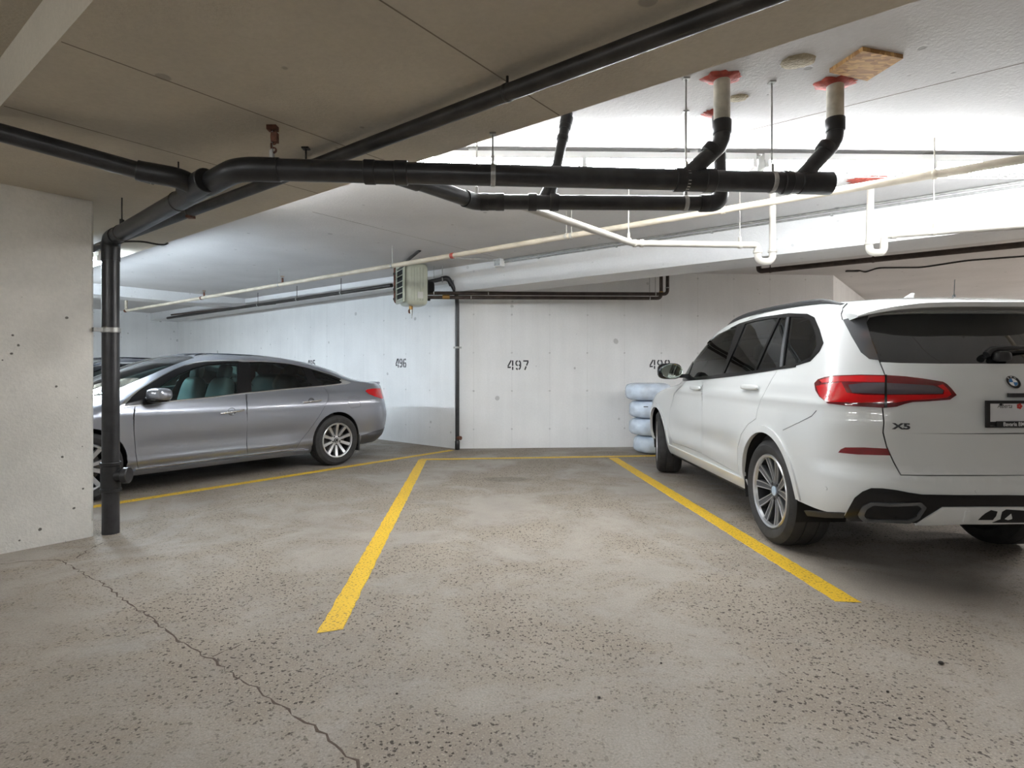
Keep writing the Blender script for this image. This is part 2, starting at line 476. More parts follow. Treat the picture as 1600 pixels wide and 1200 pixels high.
struct('beam_long', uvbox(-10.3, 6.22, VB0, VB1, ZB, ZC), M_BEAM)
struct('beam_wall', uvbox(6.22, 17.9, VB0, 7.4, ZBL, ZC), M_BEAM)
struct('beam_cross', uvbox(12.64, 13.2, V1, VB0 + 0.05, ZBL, ZC), M_BEAM)
def column_poly(u0, u1, v0, v1, c=0.016):
    q = [(u0 + c, v0), (u0, v0 + c), (u0, v1 - c), (u0 + c, v1), (u1 - c, v1), (u1, v1 - c), (u1, v0 + c), (u1 - c, v0)]
    return [uv(a, b) for a, b in q]
cp = column_poly(5.172, 6.0, 0.55, 1.512)
area = sum(cp[i].x * cp[(i + 1) % 8].y - cp[(i + 1) % 8].x * cp[i].y for i in range(8))
if area < 0: cp.reverse()
struct('column', prism(cp, 0, ZS), M_COLUMN)

# form-board joints in the slab and the ceiling: thin proud seams
def strip(name, a, b, w, mat, parent, t=0.0015):
    d = (b - a).normalized(); n = Vector((-d.y, d.x, 0))
    return mesh(name, box((a + b) / 2, ((b - a).length, w, t), (d, n, Vector((0, 0, 1)))), mat, parent)
for (px, py) in ((400, 177), (785, 123), (130, 200)):
    u = atZ(px, py, ZS).dot(UV_U)
    strip('form_joint', uv(u, V0 + 0.01, ZS), uv(u, V1 - 0.01, ZS), 0.007, M_JOINT, slab)
for (px, py, v0, v1) in ((650, 371, 3.4, 6.4),):
    u = atZ(px, py, ZC).dot(UV_U)
    strip('form_joint', uv(u, v0, ZC), uv(u, v1, ZC), 0.006, M_JOINT, ceil)
for (px, py, u0, u1) in ((1490, 125, -2.5, 2.4), (1550, 221, -2.5, 0.6)):
    v = atZ(px, py, ZC).dot(UV_V)
    strip('form_joint', uv(u0, v, ZC), uv(u1, v, ZC), 0.006, M_JOINT, ceil)

# cracks in the floor slab
def crack(pix, w0, seed):
    rr = random.Random(seed)
    P = [atZ(x, y, 0) for x, y in pix]
    pts = []
    for a, b in zip(P, P[1:]):
        n = max(2, int((b - a).length / 0.035))
        for i in range(n): pts.append(a.lerp(b, i / n))
    pts.append(P[-1])
    V, Fc = [], []
    for i, p in enumerate(pts):
        d = (pts[min(i + 1, len(pts) - 1)] - pts[max(i - 1, 0)]).normalized(); n = Vector((-d.y, d.x, 0))
        c = p + n * rr.uniform(-0.012, 0.012)
        w = w0 * rr.uniform(0.15, 1.5)
        V += [c + n * w + Vector((0, 0, 0.0005)), c + Vector((0, 0, 0.0012)), c - n * w + Vector((0, 0, 0.0005))]
    for i in range(len(pts) - 1):
        for k in (0, 1): Fc.append((i * 3 + k, i * 3 + k + 1, i * 3 + k + 4, i * 3 + k + 3))
    return mesh('floor_crack', (V, Fc), M_CRACK, floor)
crack([(93, 875), (150, 906), (205, 945), (235, 965), (262, 990), (300, 1012), (330, 1030), (362, 1052), (400, 1074), (432, 1097), (460, 1115), (490, 1134), (545, 1180), (572, 1212)], 0.0045, 1)
crack([(0, 882), (40, 877), (93, 875)], 0.004, 2)
crack([(330, 1026), (352, 1017), (376, 1006)], 0.004, 3)
crack([(120, 872), (150, 852), (162, 848)], 0.004, 5)

# ------------------------------------------------------------------ painted stall lines
def stall_line(a, b, w, label, seed, cut=None):
    rr = random.Random(seed)
    d = (b - a).normalized(); n = Vector((-d.y, d.x, 0)); L_ = (b - a).length
    k = max(8, int(L_ / 0.05))
    V, Fc = [], []
    for i in range(k + 1):
        p = a + d * (L_ * i / k)
        e0, e1 = w / 2 + rr.uniform(-0.004, 0.004), w / 2 + rr.uniform(-0.004, 0.004)
        sk = (cut or 0) * (1 if i == 0 else 0)
        for s_, z in ((e0, 0.0025), (-e1, 0.0025)):
            V.append(p + n * s_ + d * (sk * s_) + Vector((0, 0, z)))
        for s_ in (e0 + 0.002, -e1 - 0.002):
            V.append(p + n * s_ + d * (sk * s_) + Vector((0, 0, 0.0002)))
    for i in range(k):
        o, q = i * 4, i * 4 + 4
        Fc += [(o, o + 1, q + 1, q), (o + 2, o, q, q + 2), (o + 1, o + 3, q + 3, q + 1)]
    me = mesh('stall_line', (V, Fc), M_LINE)
    c = (a + b) / 2
    return T(me, label, 'floor line')
stall_line(atZ(515, 987, 0), atZ(660.5, 718, 0), 0.112, 'long yellow line bounding the empty stall, beside the silver sedan stall', 11, cut=-0.3)
stall_line(atZ(1326, 941, 0), atZ(958, 715.6, 0), 0.13, 'long yellow line between the empty stall and the white SUV', 12, cut=0.2)
stall_line(atZ(657, 718, 0), atZ(1035, 712, 0), 0.12, 'yellow line across the head of the empty stall, along the wall', 13)
stall_line(uv(6.30, 0.9), uv(6.33, 6.62), 0.11, 'yellow line on the floor beside the silver sedan, running to the wall corner', 14)

# ------------------------------------------------------------------ lamps
def lamp_fixture(a, d, length, zc, tube_mat, label, group=None, guard=True):
    """strip lamp hung under a ceiling: channel, four tubes in two tandem rows, holders, guard"""
    d = Vector((d[0], d[1], 0)).normalized(); n = Vector((-d.y, d.x, 0)); Z = Vector((0, 0, 1))
    a = Vector((a[0], a[1], 0)); mid = a + d * (length / 2)
    o = thing('strip_lamp', label, 'lamp', (mid.x, mid.y, zc), math.atan2(d.y, d.x), group)
    ax = (d, n, Z)
    c = mid + Z * (zc - 0.055)
    mesh('channel', box(c, (length, 0.10, 0.05), ax), M_WHITEMETAL, o)
    for s in (-1, 1):
        mesh('mount', box(mid + d * (s * length * 0.32) + Z * (zc - 0.016), (0.06, 0.06, 0.032), ax), M_GALV, o)
    for s in (-1, 1):
        for k in (0, 1):
            p0 = a + d * (0.04 + k * length / 2) + n * (0.038 * s) + Z * (zc - 0.115)
            p1 = p0 + d * (length / 2 - 0.08)
            mesh('tube', tube([p0, p1], 0.0155, 10), tube_mat, o, smooth=40)
    for t in (0.015, length / 2, length - 0.015):
        mesh('lamp_holder', box(a + d * t + Z * (zc - 0.105), (0.028, 0.12, 0.055), ax), M_WHITEMETAL, o)
    if guard:
        parts = []
        for s in (-1, 0, 1):
            p0 = a + n * (0.06 * s) + Z * (zc - 0.165)
            parts.append(tube([p0, p0 + d * length], 0.0022, 5))
        k = int(length / 0.075)
        for i in range(k + 1):
            p = a + d * (length * i / k)
            parts.append(tube([p + n * 0.052 + Z * (zc - 0.08), p + n * 0.062 + Z * (zc - 0.163), p - n * 0.062 + Z * (zc - 0.163), p - n * 0.052 + Z * (zc - 0.08)], 0.0018, 4))
        mesh('wire_guard', join(*parts), M_GALV, o)
    return o
LD = Vector((1, 0.024, 0))
lamp_fixture(atY(641, 0, 4.20), LD, 2.53, ZC, M_TUBE_A, 'bright strip lamp on the raised ceiling behind the black drain pipe')
lamp_fixture(atY(1190, 0, 4.26), LD, 2.53, ZC, M_TUBE_A, 'bright strip lamp on the raised ceiling above the white SUV roof')
lamp_fixture(uv(7.08, 2.16), UV_U, 2.44, ZS, M_TUBE_B, 'strip lamp under the low slab, just past the concrete column', guard=False)
lamp_fixture(uv(9.72, 2.16), UV_U, 2.44, ZS, M_TUBE_B, 'added unseen strip lamp under the low slab, above the dark car', guard=False)  # added behind the column to help light the left wall
lamp_fixture(uv(12.3, 2.16), UV_U, 2.44, ZS, M_TUBE_B, 'added unseen strip lamp under the low slab nearest the far wall', guard=False)  # added out of sight to brighten the far end of the left wall
lamp_fixture(uv(3.0, 2.62), UV_U, 2.44, ZC, M_TUBE_E, 'added unseen strip lamp on the raised ceiling, hidden behind the low slab edge', guard=False)  # added where the slab hides it, lifts the back wall and ceiling
for i, (u, v) in enumerate(((-3.6, -3.2), (1.2, -3.2), (6.0, -3.2))):
    lamp_fixture(uv(u, v), UV_U, 2.44, ZN, M_TUBE_C, 'added unseen strip lamp over the drive aisle facing the stalls', 'added unseen strip lamps over the drive aisle', guard=False)  # added behind the camera as foreground fill

lamp_fixture(uv(-5.3, 9.7), UV_U, 2.44, ZC, M_TUBE_D, 'added unseen strip lamp beyond the long beam, over the stalls past the white SUV', guard=False)  # added out of frame to brighten the ceiling behind the beam
lamp_fixture(uv(-5.0, 14.0), UV_U, 2.44, ZC, M_TUBE_D, 'added unseen strip lamp near the distant wall, far past the white SUV', guard=False)  # added out of frame, more fill for the area past the beam
# conduit running beside the bright lamps
cd = thing('lamp_conduit', 'thin grey conduit on the raised ceiling above the bright strip lamps', 'conduit', tuple(atY(1100, 235, 4.33)))
a, b = atY(727, 0, 4.30), atY(1760, 0, 4.39)
mesh('conduit', tube([Vector((a.x, a.y, ZC - 0.020)), Vector((b.x, b.y, ZC - 0.020))], 0.012, 8), M_GALV, cd, smooth=40)
for px in (735, 872, 1130, 1440):
    p = atY(px, 0, 4.345); mesh('clip', box((p.x, p.y, ZC - 0.012), (0.03, 0.05, 0.024)), M_GALV, cd)

# ------------------------------------------------------------------ black drain pipe network
R4, R3 = 0.057, 0.0455
MA, MB_ = Vector((-1.338, 3.01, 2.305)), Vector((1.80, 3.262, 2.312))
def on_main(px):
    d = MB_ - MA; k = (px - 800) / F
    t = (k * MA.y - MA.x) / (d.x - k * d.y); return MA + d * t
SPB = atZ(173, 833, 0)
SPT = Vector((SPB.x, SPB.y, 2.27))
BEND = atZ(343, 279, 2.30)
dr = thing('drain_pipe', 'black plastic drain pipe network hung under the ceiling with a standpipe beside the column', 'pipe', (SPB.x, SPB.y, 0))
def P(name, vf, mat=M_ABS, sm=40, parent=dr): return mesh(name, vf, mat, parent, smooth=sm)
mdir = (MB_ - MA).normalized()
P('main_run', tube([MA - mdir * 0.02, MB_], R4, 24))
P('end_cap', sleeve(MB_ - mdir * 0.09, mdir, R4 + 0.006, 0.19, 24), M_ABS2)
elb = fillet([MA + mdir * 0.12, MA - mdir * 0.09, BEND, BEND + (SPT - BEND) * 0.08], 0.12, 8)
P('elbow', tube(elb, R4 + 0.005, 24), M_ABS2)
sdir = (SPT - BEND).normalized()
P('sloping_run', tube([BEND, SPT], R4, 24))
P('elbow', tube(fillet([SPT - sdir * 0.16, SPT, SPT - Vector((0, 0, 0.17))], 0.13, 8), R4 + 0.006, 24), M_ABS2)
P('standpipe', tube([SPT - Vector((0, 0, 0.1)), SPB], R4 + 0.002, 24))
z745 = 1.25 - 165 / F * SPB.y
P('cleanout_tee', sleeve((SPB.x, SPB.y, z745), (0, 0, 1), R4 + 0.010, 0.21, 24), M_ABS2)
for dz in (-0.1, 0.1): P('tee_ring', sleeve((SPB.x, SPB.y, z745 + dz), (0, 0, 1), R4 + 0.016, 0.03, 24), M_ABS2)
cod = Vector((0.88, 0.1, 0.0)).normalized()
pc = Vector((SPB.x, SPB.y, z745 + 0.01))
cl = P('cleanout_neck', tube([pc, pc + cod * 0.115], 0.052, 20), M_ABS2)
mesh('cleanout_cap', sleeve(pc + cod * 0.112, cod, 0.062, 0.045, 20), M_ABS, cl, smooth=40)
# strut clamp to the column
zc_ = 1.25 + (580 - 516) / F * SPB.y
P('strut_band', sleeve((SPB.x, SPB.y, zc_), (0, 0, 1), R4 + 0.009, 0.04, 20), M_GALV)
P('strut_arm', box(uv(5.171, 1.548, zc_) , (0.05, 0.09, 0.03), (UV_U, UV_V, Vector((0, 0, 1)))), M_GALV, False)
# wye and the branch from the left
WYE = atZ(306, 291, 2.295)
LB = atZ(0, 207, 2.425)
ld = (LB - WYE).normalized()
P('wye', sleeve(WYE - sdir * 0.02, sdir, R4 + 0.009, 0.26, 24), M_ABS2)
P('wye_branch', tube(fillet([WYE, WYE + (ld - sdir * 0.6).normalized() * 0.10, WYE + ld * 0.26], 0.07, 6), R3 + 0.010, 20), M_ABS2)
P('side_branch', tube([WYE + ld * 0.16, LB + ld * 0.9], R3, 20))
P('coupling', sleeve(WYE + ld * 0.24, ld, R3 + 0.009, 0.09, 20), M_ABS2)
P('sticker', sleeve(WYE + ld * 0.21, ld, R3 + 0.0105, 0.006, 20), M_LABEL)
# couplings and tees on the main run
for px, w in ((578, 0.06), (627, 0.07), (1062, 0.06), (1108, 0.06), (1228, 0.05)):
    P('coupling', sleeve(on_main(px), mdir, R4 + 0.008, w, 24), M_ABS2)
P('tee_body', sleeve((on_main(583) + on_main(625)) / 2, mdir, R4 + 0.004, 0.16, 24), M_ABS2)
P('tee_body', sleeve((on_main(1066) + on_main(1104)) / 2, mdir, R4 + 0.004, 0.15, 24), M_ABS2)
# lower branch behind the main run
LZ = 2.30
L0, L1 = atZ(742, 315.5, LZ), atZ(1118, 318, LZ)
ldir = (L1 - L0).normalized()
st = on_main(612)
P('branch_wye', tube([st, st.lerp(L0, 0.28)], R4 - 0.004, 20), M_ABS2)
P('branch_link', tube(fillet([st, L0, L0 + ldir * 0.2], 0.08, 6), R3, 20))
P('branch_elbow', tube(fillet([L0 - (L0 - st).normalized() * 0.09, L0, L0 + ldir * 0.13], 0.07, 6), R3 + 0.006, 20), M_ABS2)
P('branch_run', tube([L0, L1], R3, 20))
RT = Vector((1.262, 3.627, ZC)); RBm = Vector((L1.x + 0.03, L1.y, LZ))
P('branch_elbow', tube(fillet([L1 - ldir * 0.10, RBm, RBm + Vector((0, 0.01, 0.14))], 0.09, 8), R3 + 0.007, 20), M_ABS2)
P('riser', tube([RBm + Vector((0, 0, 0.1)), RBm + Vector((0, 0.012, 0.26)), Vector((RBm.x - 0.005, RT.y, ZC))], R3 - 0.006, 20))
for px in (757, 781, 832, 866, 1101):
    k = (px - 800) / F; t = (k * L0.y - L0.x) / (ldir.x - k * ldir.y)
    P('coupling', sleeve(L0 + ldir * t, ldir, R3 + 0.008, 0.055, 20), M_ABS2)
# risers through the raised ceiling
def riser(px_top, py_top, y, px_b, py_b, r, name='riser', grey=True):
    top = atY(px_top, py_top, y); top.z = ZC
    bend = atY(px_top, 0, y); bend.z = 1.25 + (580 - py_b) / F * y
    foot = on_main(px_b)
    cut = bend + Vector((0, 0, 0.06))
    P(name, tube([top + Vector((0, 0, 0.05)), cut], r, 20), M_OLDPVC if grey else M_ABS)
    P('riser_coupling', sleeve(cut, (0, 0, 1), r + 0.007, 0.075, 20), M_ABS2)
    P('riser_bend', tube(fillet([cut, bend - Vector((0, 0, 0.03)), foot + Vector((0, 0, 0.02))], 0.09, 8), r, 20), M_ABS)
    d = (foot - bend).normalized()
    P('bend_ring', sleeve(bend + d * 0.09, d, r + 0.006, 0.05, 20), M_ABS2)
    return top
ta = riser(1128, 118, 3.19, 1072, 216, 0.0445)
tb = riser(1305, 132, 3.245, 1250, 212, 0.0445)
# slim leaning riser rising from the lower branch
ca, cb = Vector((0.235, 3.59, LZ)), Vector((0.352, 3.627, ZC))
cdv = (cb - ca).normalized()
P('slim_riser', tube([ca, cb], 0.032, 16))
P('slim_wye', tube([ca - Vector((0.05, 0, 0)), ca + cdv * 0.16], 0.037, 16), M_ABS2)
for t in (0.22, 0.42, 0.50): P('coupling', sleeve(ca + cdv * t, cdv, 0.038, 0.035, 16), M_ABS2)
P('coupling', sleeve(cb - cdv * 0.05, cdv, 0.04, 0.05, 16), M_ABS2)
# red firestop collars smeared on the ceiling around the risers
def smear(c, r0, seed, sx=1.35, mat=M_RED, name='firestop', parent=dr, t=0.012, z=ZC, rag=0.17):
    rr = random.Random(seed); n = 30; V = []; Fc = []
    for ring, (k, zz) in enumerate(((0.42, -t * 1.6), (0.8, -t), (1.0, -0.001))):
        for i in range(n):
            a = 2 * math.pi * i / n
            q = r0 * k * (1 + (rr.uniform(-rag, rag * 1.2) if ring == 2 else rr.uniform(-0.05, 0.05)))
            V.append(Vector((c[0] + q * sx * math.cos(a), c[1] + q * math.sin(a), z + zz)))
    for g in range(2):
        for i in range(n):
            j = (i + 1) % n; Fc.append((g * n + i, (g + 1) * n + i, (g + 1) * n + j, g * n + j))
    Fc.append(tuple(range(n)))
    return mesh(name, (V, Fc), mat, parent, smooth=60)
smear(ta, 0.078, 1); smear(tb, 0.078, 2, 1.45); smear((RBm.x - 0.02, RT.y), 0.062, 3)
# hangers: band round the pipe and a threaded rod to the ceiling
def hanger(p, d, r, ztop, rod=0.005, mat=M_GALV, parent=dr, plate=True, band=0.026):
    b = mesh('hanger_band', sleeve(p, d, r + 0.004, band, 20), mat, parent, smooth=40)
    top = Vector((p.x, p.y, ztop))
    mesh('hanger_rod', tube([p + Vector((0, 0, r)), top], rod, 6), mat, b)
    mesh('hanger_eye', box(p + Vector((0, 0, r + 0.02)), (0.016, 0.03, 0.045)), mat, b)
    if plate: mesh('ceiling_plate', box(top - Vector((0, 0, 0.004)), (0.035, 0.035, 0.008)), mat, b)
    return b
for px, zt in ((770, ZS if on_main(770).dot(UV_V) < V1 else ZC), (1072, ZC), (1206, ZC)):
    hanger(on_main(px), mdir, R4, zt)
b = hanger(on_main(425), mdir, R4, ZS, 0.006, M_GALV, plate=False)
p = on_main(426) + Vector((0, 0, R4))
for i in range(6):        # rusty beam clamp chain above the band
    q = p + Vector((0.006 * (-1) ** i, 0, 0.045 + i * (ZS - p.z - 0.05) / 5.4))
    mesh('rusty_link', lathe([(-0.004, 0.010), (-0.004, 0.017), (0.004, 0.017), (0.004, 0.010)], q, (1, 0.3, 0) if i % 2 else (0.2, 1, 0), 10, True), M_RUST, b)
mesh('rusty_clamp', box(p + Vector((0.012, 0, 0.11)), (0.03, 0.03, 0.05)), M_RUST, b)
mesh('rusty_clamp', box(Vector((p.x, p.y, ZS - 0.012)), (0.05, 0.04, 0.024)), M_RUST, b)
for k in (0.30, 0.86):
    hanger(BEND.lerp(SPT, k), sdir, R4, ZS, 0.005, M_STEEL, plate=False, band=0.014)
for px in (745, 1071):
    k = (px - 800) / F; t = (k * L0.y - L0.x) / (ldir.x - k * ldir.y)
    hanger(L0 + ldir * t, ldir, R3, ZC)

# ------------------------------------------------------------------ other pipes
def pipe_thing(name, label, path, r, mat, seg=14, cat='pipe', fr=0.06, part='run'):
    pts = fillet(path, fr, 6) if len(path) > 2 else [Vector(p) for p in path]
    o = thing(name, label, cat, tuple(pts[0]))
    mesh(part, tube(pts, r, seg), mat, o, smooth=40)
    return o
sp = pipe_thing('steel_pipe', 'long straight black steel pipe fixed close under the low slab', [uv(-4.5, 1.97, 2.462), uv(11.5, 1.97, 2.462)], 0.037, M_STEEL)
for u in (-1.2, 1.55, 4.62, 7.0):
    p = uv(u, 1.97, 2.462); mesh('pipe_strap', sleeve(p, UV_U, 0.040, 0.022, 14), M_STEEL, sp, smooth=40)
    mesh('strap_stud', tube([p, Vector((p.x, p.y, ZS))], 0.006, 6), M_STEEL, sp)
p = uv(4.62, 1.97, 2.425); mesh('rusty_clamp', box(p, (0.05, 0.05, 0.02)), M_RUST, sp)
ss = thing('spare_stud', 'short threaded stud hanging from the low slab above the drain pipe', 'stud', tuple(atZ(478, 231, ZS)))
p = atZ(478, 231, ZS); mesh('stud', tube([p, p - Vector((0, 0, 0.075))], 0.006, 6), M_STEEL, ss); mesh('flange', box(p - Vector((0, 0, 0.004)), (0.04, 0.04, 0.008)), M_STEEL, ss)

# cream sprinkler line along the raised bay
VP_, ZP_ = 4.97, 2.62
UE = 14.9
cr = pipe_thing('sprinkler_pipe', 'long cream painted sprinkler pipe running through the raised bay past the heater', [uv(-3.5, VP_, ZP_), uv(UE, VP_, ZP_), uv(UE, VP_, ZC)], 0.029, M_BEIGE, 16, fr=0.08)
def u_on(px, v):
    k = (px - 800) / F      # X = k*Y
    return v * (UV_V.x - k * UV_V.y) / (k * UV_U.y - UV_U.x)
for i, px in enumerate((196, 315, 436, 613, 707, 885, 893, 1130, 1460)):
    u = u_on(px, VP_); p = uv(u, VP_, ZP_)
    mt = (M_RUST, M_RUST, M_GALV, M_GALV, M_RED, M_PVC, M_PVC, M_BEIGE, M_BEIGE)[i]
    b = mesh('pipe_clamp', sleeve(p, UV_U, 0.035, 0.05 if mt in (M_RUST, M_RED) else 0.03, 14), mt, cr, smooth=40)
    if px not in (196, 707, 315): mesh('clamp_rod', tube([p + Vector((0, 0, 0.03)), Vector((p.x, p.y, ZC))], 0.005, 6), M_PVC if px > 800 else M_GALV, b)
for px in (315, 436):
    u = u_on(px, VP_) ; p = uv(u - 0.1, VP_, ZP_)
    b = mesh('sprinkler_stub', tube([p, p + Vector((0, 0, 0.1))], 0.016, 8), M_RUST, cr, smooth=40)
    mesh('sprinkler_head', lathe([(0, 0.004), (0.0, 0.03), (0.006, 0.03), (0.006, 0.004)], p + Vector((0, 0, 0.12)), (0, 0, 1), 10), M_BRASS, b)
# red-rimmed sprinkler outlet behind the cream pipe
p0 = atZ(1352, 283, ZC)

# white drain lines with traps
YW = 5.0
w1r = Vector(((1207 - 800) / F * YW, YW, 0)); leg1 = Vector(((1184 - 800) / F * YW, YW, 0))
zU = 1.25 + (580 - 406) / F * YW
zH = 1.25 + (580 - 383) / F * YW
wp = thing('white_drain_pipe', 'white plastic drain pipe with a U trap, joining the black drain pipe', 'pipe', (w1r.x, w1r.y, ZC))
mesh('riser', tube([Vector((w1r.x, YW, ZC)), Vector((w1r.x, YW, zU + 0.07))], 0.0275, 16), M_PVC, wp, smooth=40)
mesh('u_trap', tube(fillet([Vector((w1r.x, YW, zU + 0.10)), Vector((w1r.x, YW, zU - 0.015)), Vector((leg1.x, YW, zU - 0.015)), Vector((leg1.x, YW, zU + 0.10))], 0.064, 8), 0.030, 16), M_PVC, wp, smooth=40)
j1 = atZ(988, 380, zH); k1 = Vector((-0.06, 3.63, 2.335))
mesh('run', tube(fillet([Vector((leg1.x, YW, zU + 0.06)), Vector((leg1.x, YW, zH)), Vector((j1.x, j1.y, zH)), k1], 0.06, 6), 0.0275, 16), M_PVC, wp, smooth=40)
mesh('trap_nut', sleeve((w1r.x, YW, zU + 0.075), (0, 0, 1), 0.038, 0.022, 14), M_PVC, wp, smooth=40)
mesh('trap_nut', sleeve((leg1.x, YW, zU + 0.07), (0, 0, 1), 0.038, 0.026, 14), M_PVC, wp, smooth=40)
for t in (0.0, 0.06): mesh('coupling', sleeve(Vector((j1.x, j1.y, zH)) + (Vector((leg1.x, YW, zH)) - Vector((j1.x, j1.y, zH))).normalized() * (0.02 + t), (1, 0.09, 0), 0.034, 0.03, 14), M_PVC, wp, smooth=40)
hanger(Vector((j1.x - 0.04, j1.y - 0.04, zH + 0.008)), (1, 0.5, 0), 0.0275, ZC, 0.005, M_PVC, wp)
hanger(atY(1156, 383, YW - 0.01), (1, 0.06, 0), 0.0275, ZC, 0.004, M_PVC, wp)
YT = 4.9
w2 = Vector(((1358 - 800) / F * YT, YT, 0)); g2 = Vector(((1381 - 800) / F * YT, YT, 0))
zU2 = 1.25 + (580 - 393) / F * YT; zH2 = 1.25 + (580 - 368) / F * YT
wq = thing('white_trap_pipe', 'white plastic drain pipe with a U trap above the white SUV', 'pipe', (w2.x, w2.y, ZC))
mesh('riser', tube([Vector((w2.x + 0.015, YT, ZC)), Vector((w2.x, YT, zU2 + 0.07))], 0.0275, 16), M_PVC, wq, smooth=40)
mesh('u_trap', tube(fillet([Vector((w2.x, YT, zU2 + 0.1)), Vector((w2.x, YT, zU2 - 0.01)), Vector((g2.x, YT, zU2 - 0.01)), Vector((g2.x, YT, zU2 + 0.09))], 0.062, 8), 0.030, 16), M_PVC, wq, smooth=40)
e2 = atZ(1640, 350, zH2 - 0.004)
mesh('run', tube(fillet([Vector((g2.x, YT, zU2 + 0.05)), Vector((g2.x, YT, zH2)), e2, e2 + (e2 - Vector((g2.x, YT, zH2))).normalized() * 2], 0.06, 6), 0.0275, 16), M_PVC, wq, smooth=40)
mesh('trap_nut', sleeve((w2.x, YT, zU2 + 0.065), (0, 0, 1), 0.038, 0.016, 14), M_PVC, wq, smooth=40)
mesh('coupling', sleeve(Vector((g2.x + 0.07, YT - 0.02, zH2)), (1, -0.2, 0), 0.034, 0.04, 14), M_PVC, wq, smooth=40)
t = 0.5; q = Vector((g2.x, YT, zH2)).lerp(e2, 0.32)
hanger(q, (1, -0.3, 0), 0.0275, ZC, 0.004, M_PVC, wq)
smear((w2.x + 0.015, YT), 0.10, 6, 1.9, M_RED, 'firestop', wq, 0.008)

# brown pipe past the beam, over the white SUV
bp = pipe_thing('brown_pipe', 'brown iron pipe hung beyond the long beam above the white SUV', [uv(2.36, 9.1, ZC), uv(2.36, 9.1, 2.75), uv(-5.0, 9.1, 2.75)], 0.037, M_BROWN, 14, fr=0.05)
for u in (2.2, 0.9, -0.8):
    p = uv(u, 9.1, 2.75); b = mesh('pipe_clamp', sleeve(p, UV_U, 0.043, 0.03, 14), M_BROWN, bp, smooth=40)
    mesh('clamp_rod', tube([p, Vector((p.x, p.y, ZC))], 0.007, 6), M_BROWN, b)
# dark pipe along the head of the left wall
A_, B_ = atZ(612, 446, 2.62), atZ(262, 497, 2.62)
dp = pipe_thing('wall_head_pipe', 'dark iron pipe along the head of the left wall, ending at the heater', [A_, B_], 0.032, M_STEEL)
for i, px in enumerate((403, 464, 533)):
    k = (px - 800) / F; d = B_ - A_; t = (k * A_.y - A_.x) / (d.x - k * d.y); p = A_ + d * t
    b = mesh('pipe_clamp', sleeve(p, d, 0.036, 0.03, 12), M_GALV, dp, smooth=40)
    mesh('clamp_rod', tube([p, Vector((p.x, p.y, ZC))], 0.006, 6), M_STEEL, b)
p = atZ(300, 493, 2.55); 
dq = pipe_thing('slim_wall_pipe', 'thinner dark pipe tucked behind the wall head pipe in the far corner', [atZ(430, 474, 2.64), atZ(268, 492, 2.64)], 0.022, M_BROWN)

# ------------------------------------------------------------------ unit heater and its pipes
fa = Vector((-0.89, -0.46, 0)).normalized(); fb = Vector((-fa.y, fa.x, 0)); ZV = Vector((0, 0, 1))
hc = atY(644, 446, 8.78)
ht = thing('unit_heater', 'pale green unit heater with black louvres hung from the ceiling', 'heater', (hc.x, hc.y, 2.25))
HB, HD, HH = 0.40, 0.36, 0.64
ax = (fb, fa, ZV)
hc = Vector((hc.x, hc.y, 2.56))
mesh('casing', blob(hc - fa * 0.02, (HB / 2, HD / 2, HH / 2), ax, e=7, nu=32, nv=16), M_HEAT, ht, smooth=50)
mesh('louvre_frame', join(box(hc + fa * (HD / 2 + 0.005) + ZV * (HH / 2 - 0.05), (HB - 0.02, 0.03, 0.04), ax), box(hc + fa * (HD / 2 + 0.005) - ZV * (HH / 2 - 0.07), (HB - 0.02, 0.03, 0.06), ax),
     box(hc + fa * (HD / 2 + 0.005) + fb * (HB / 2 - 0.02), (0.03, 0.03, HH - 0.08), ax), box(hc + fa * (HD / 2 + 0.005) - fb * (HB / 2 - 0.02), (0.03, 0.03, HH - 0.08), ax)), M_HEAT, ht)
mesh('louvre_opening', box(hc + fa * (HD / 2 - 0.002), (HB - 0.05, 0.012, HH - 0.1), ax), M_DARK, ht)
tilt = (fb, (fa - ZV * 0.9).normalized(), (ZV + fa * 0.9).normalized())
for i in range(6):
    mesh('louvre', box(hc + fa * (HD / 2 + 0.012) + ZV * (-0.225 + i * 0.088), (HB - 0.06, 0.05, 0.005), tilt), M_HEAT, ht)
for i in range(5):
    mesh('casing_rib', box(hc + fb * (HB / 2 - 0.001) - fa * (0.11 - i * 0.045), (0.014, 0.010, HH * 0.78), ax), M_HEAT, ht)
mesh('rating_plate', box(hc + fb * (HB / 2 + 0.008) - fa * 0.06 - ZV * 0.17, (0.006, 0.085, 0.10), ax), M_LABEL, ht)
mesh('motor', blob(hc - fa * (HD / 2 + 0.07) - ZV * 0.02, (0.10, 0.09, 0.10), ax, e=4), M_DARK, ht, smooth=50)
mesh('fan_guard', lathe([(0, 0.17), (0.012, 0.18), (0.024, 0.17), (0.012, 0.16)], hc - fa * (HD / 2 + 0.02), fa, 24, True), M_STEEL, ht, smooth=40)
for s in (-1, 1): mesh('hanger_rod', tube([hc + fb * (0.12 * s) + ZV * (HH / 2 - 0.03), Vector((hc.x, hc.y, ZC)) + fb * (0.12 * s)], 0.006, 6), M_STEEL, ht)
dv = hc - ZV * (HH / 2) + fa * 0.02
v_ = mesh('drain_valve', tube([dv + ZV * 0.03, dv - ZV * 0.05], 0.03, 10), M_BRASS, ht, smooth=40)
mesh('valve_body', blob(dv - ZV * 0.075 - fb * 0.02, (0.04, 0.032, 0.035), ax, e=3), M_RUST, v_, smooth=40)
mesh('vent_spout', tube([dv - ZV * 0.06 + fb * 0.02, dv - ZV * 0.13 + fb * 0.035, dv - ZV * 0.19 + fb * 0.03], 0.022, 8, r_end=0.006), M_GALV, v_, smooth=40)
